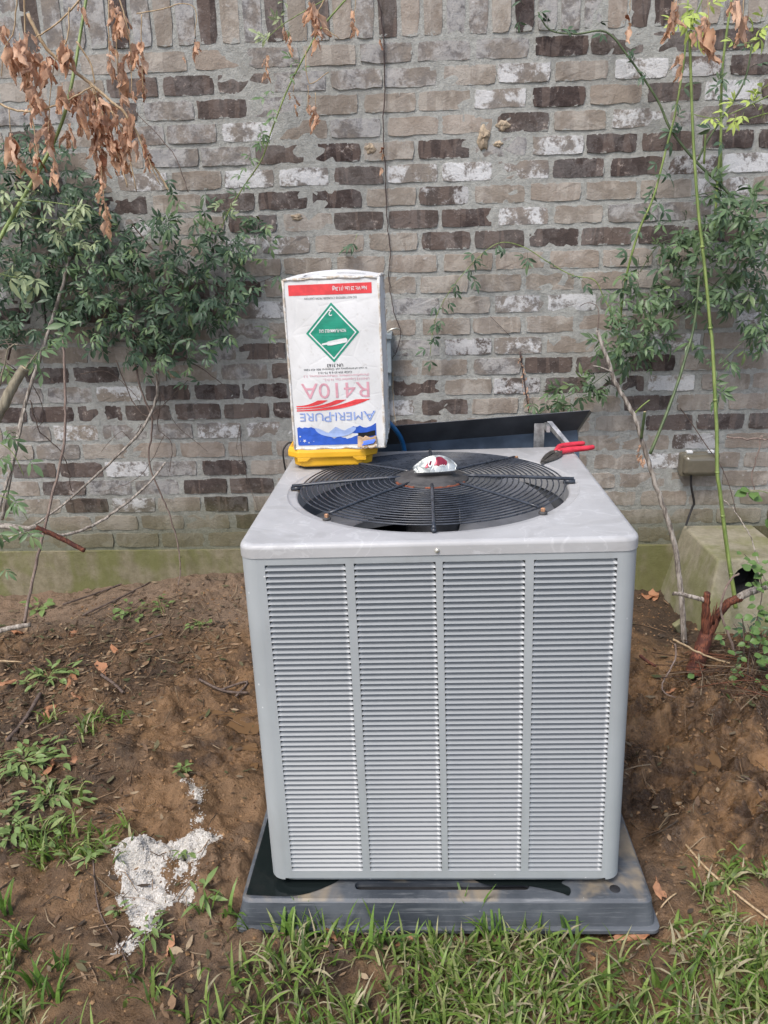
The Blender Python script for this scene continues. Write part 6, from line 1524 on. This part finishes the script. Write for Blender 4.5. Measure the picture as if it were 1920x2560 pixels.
# prominent fallen leaves, one by one
for u, v, z, s, lab in ((190, 1575, .09, 1.2, 'pointed orange leaf fallen beside the left bare stem'), (55, 1580, .08, 1.3, 'large brown leaf lying under the white fallen branch'), (290, 1637, .08, .9, 'small upright orange leaf on the litter, left of centre'), (245, 1655, .08, 1.1, 'flat tan leaf left of the small upright orange leaf'), (190, 1690, .07, 1.1, 'crumpled brown leaf on dark litter below the pointed orange leaf'),
    (40, 1705, .07, 1.1, 'curled orange brown leaf at the left edge'), (125, 1780, .06, 1.2, 'tall folded orange leaf beside the spreading weed'), (205, 1757, .06, .8, 'small orange leaf right of the spreading weed'), (140, 1763, .06, .9, 'pale brown leaf touching the folded orange leaf'), (135, 1897, .06, 1.2, 'red brown leaf above the trailing weed'), (178, 1900, .06, .9, 'small reddish leaf right of the red brown leaf'),
    (70, 1875, .06, .9, 'orange leaf half under the left weed clump'), (1635, 1455, .10, 1.3, 'brown oval leaf against the foundation right of the condenser'), (1605, 1482, .07, 1.0, 'orange leaf on the dirt beside the foundation on the right'), (1730, 1722, .06, 1.0, 'yellow brown leaf in the mud below the stump'), (1690, 1717, .06, .6, 'tiny orange leaf left of the yellow brown leaf'), (1040, 2352, .03, .9, 'bright orange leaf in the grass before the pad'),
    (1535, 2335, .03, 1.0, 'pink brown leaf beside the right front corner of the pad'), (430, 2345, .03, 1.0, 'folded brown leaf below the white residue'), (1655, 2255, .03, .8, 'curled brown leaf touching the right end of the pad'), (840, 2365, .03, .7, 'small tan leaf in the grass left of the bright orange one')):
    c = atz(u, v, z); p = G(c.x, c.y, .012); t = obj('fallen_leaf', random.choice(DRY).copy()); t.data.materials.clear(); t.data.materials.append(M['fallen'])
    t.matrix_world = Matrix.Translation(p) @ Matrix.Rotation(random.uniform(0, 2*PI), 4, 'Z') @ Matrix.Rotation(random.uniform(1.2, 1.7), 4, 'X') @ Matrix.Rotation(random.uniform(-.6, .6), 4, 'Z') @ Matrix.Scale(s, 4)
    tag(t, lab, 'leaf', 'fallen leaves on the ground')
for pts, r, lab in (([(1305, 2345), (1370, 2385), (1410, 2440), (1460, 2470)], .0055, 'weathered brown stick lying in the grass before the pad'), ([(1712, 2130), (1770, 2190), (1850, 2250), (1930, 2310)], .0030, 'long straight straw lying across the grass on the right'), ([(555, 1735), (620, 1720), (590, 1745)], .004, 'dark stick in the wet mud left of the condenser'),
    ([(500, 1710), (560, 1738), (620, 1738)], .0045, 'black soaked twig on the mud left of the condenser'), ([(255, 1700), (285, 1715), (308, 1735)], .0055, 'short grey stick on the litter left of the mud'), ([(20, 1860), (60, 1815), (105, 1755)], .007, 'thick dark stick slanting through the left weeds'),
    ([(240, 2190), (250, 2290), (300, 2370), (335, 2450)], .0018, 'long thin vine strand lying left of the white residue'), ([(320, 1630), (370, 1620), (410, 1612)], .004, 'grey brown twig on the litter near the mound'), ([(1520, 2350), (1600, 2320), (1660, 2265), (1690, 2240)], .0020, 'pale bent grass runner at the right corner of the pad'),
    ([(225, 1460), (290, 1418)], .006, 'short twig propped against the left foundation'), ([(385, 1450), (470, 1420), (500, 1412)], .003, 'slim pale twig on the dirt under the left foundation'), ([(160, 1530), (260, 1500), (340, 1480)], .004, 'long brown twig lying parallel to the foundation'), ([(210, 1560), (300, 1530), (380, 1490)], .004, 'second long brown twig below the parallel one'), ([(1835, 1930), (1870, 1965), (1905, 1985)], .003, 'dark twig pressed into the wet mud at the right')):
    P = []
    for u, v in pts:
        c = atz(u, v, .05 if v < 2100 else .03); P.append(G(c.x, c.y, r+.004))
    t = obj('fallen_twig', MB().tube(smooth_path(P, 5), r, 6), M['drystem'] if 'straw' in lab or 'pale' in lab else M['cane'] if 'runner' in lab else M['barkbrown']); tag(t, lab, 'twig', 'twigs lying on the ground')

# white powdery residue left of the pad
fo_ = MB(); cell = .0036
FP_ = [(285, 2165), (330, 2110), (400, 2110), (445, 2115), (470, 2095), (495, 2070), (492, 2040), (505, 2050), (500, 2085), (535, 2075), (540, 2090), (525, 2130), (490, 2165), (485, 2200), (495, 2225), (480, 2260), (430, 2275), (400, 2290), (385, 2320), (345, 2330), (325, 2290), (290, 2255), (300, 2215)]
TAIL = [(465, 1960), (485, 1965), (500, 1995), (512, 2020), (505, 2042), (495, 2040), (482, 2015), (478, 1990)]
TAIL2 = [(285, 2360), (330, 2335), (370, 2335), (345, 2365), (300, 2375)]
xs_ = np.arange(-.98, -.52, cell); ys_ = np.arange(-.14, .50, cell)
idx = {}; keep = []
XX, YY = np.meshgrid(xs_, ys_, indexing='ij')
raw = np.zeros_like(XX)
for i, x in enumerate(xs_):
    for j, y in enumerate(ys_):
        u, v = project((x, y, .04))
        m = max((1. if inside(p, u, v) else 0.) for p in (FP_, TAIL, TAIL2))
        if m and ((425 < u < 475 and 2140 < v < 2235) or (375 < u < 440 and 2170 < v < 2215)): m = .45
        raw[i, j] = m
soft = raw.copy()
for _ in range(4): soft = (soft+np.roll(soft, 1, 0)+np.roll(soft, -1, 0)+np.roll(soft, 1, 1)+np.roll(soft, -1, 1))/5
nn = fbm(XX*45, YY*45, 5, 123, .62)
soft2 = soft.copy()
for _ in range(22): soft2 = (soft2+np.roll(soft2, 1, 0)+np.roll(soft2, -1, 0)+np.roll(soft2, 1, 1)+np.roll(soft2, -1, 1))/5
dens = np.clip(soft2*1.15+(nn-.5)*1.9-.22, 0, 1)*(soft2 > .05)
WC = [(.68, .65, .60), (.61, .58, .53), (.54, .50, .44), (.64, .60, .53), (.42, .36, .29), (.25, .19, .13)]
cells = np.argwhere(dens > .03)
for i, j in np.argwhere(dens > .42):
    x, y = XX[i, j], YY[i, j]; c = cell*.62; q4 = [(x-c, y-c), (x+c, y-c), (x+c, y+c), (x-c, y+c)]
    fo_.add([(a_, b_, gzs(a_, b_)+.0012+.0012*dens[i, j]) for a_, b_ in q4], [(0, 1, 2, 3)], random.choice(((.54, .51, .455), (.48, .45, .40), (.58, .55, .50))), True)
for i, j in cells:
    k = dens[i, j]
    for _ in range(3):
        if random.random() > k*.98: continue
        x = XX[i, j]+random.uniform(-.5, .5)*cell; y = YY[i, j]+random.uniform(-.5, .5)*cell; r = random.uniform(.0012, .0034)*(.6+.5*k); z = gzs(x, y)+random.uniform(-.0005, .0035)*k
        a = random.uniform(0, 2*PI); P = [(x+r*math.cos(a+m*PI/2)*random.uniform(.7, 1.3), y+r*math.sin(a+m*PI/2)*random.uniform(.7, 1.3), z+random.uniform(-.001, .001)) for m in range(4)]+[(x, y, z+r*random.uniform(.5, 1.1))]
        col = random.choices(WC, (6, 5, 3, 4, .6+2*(1-k), .15+2.5*(1-k)))[0]
        fo_.add(P, [(0, 1, 4), (1, 2, 4), (2, 3, 4), (3, 0, 4)], col, True)
o = obj('white_residue', fo_, M['litter']); tag(o, 'grainy white residue spilled on the mud left of the pad', kind='stuff')

# shallow water in the mud
for pts, lab, mt in (([(455, 1775), (520, 1768), (590, 1775), (640, 1790), (640, 1830), (560, 1820), (500, 1812), (460, 1800)], 'shallow muddy puddle beside the left side of the condenser', 'mudwater'), ([(600, 1860), (640, 1850), (640, 1920), (600, 1905)], 'small muddy puddle near the left edge of the pad', 'mudwater'),
                     ([(1680, 1860), (1740, 1850), (1790, 1880), (1800, 1920), (1740, 1925), (1690, 1900)], 'glossy film of muddy water on the right', 'mudwater')):
    q = MB(); P = []
    for u, v in pts:
        c = atz(u, v, .05); P.append(Vector((c.x, c.y, 0)))
    P = smooth_path(P+[P[0]], 5)[:-1]; c = sum(P, Vector())/len(P)
    zz = float(np.quantile(gz(np.array([p.x for p in P]+[c.x]), np.array([p.y for p in P]+[c.y])), .36))
    q.add([(p.x, p.y, zz) for p in P]+[(c.x, c.y, zz)], [(i, (i+1) % len(P), len(P)) for i in range(len(P))], None, True)
    t = obj('puddle', q, M[mt]); tag(t, lab, 'puddle')
for o in COL.objects:
    if '_world' in o: del o['_world']
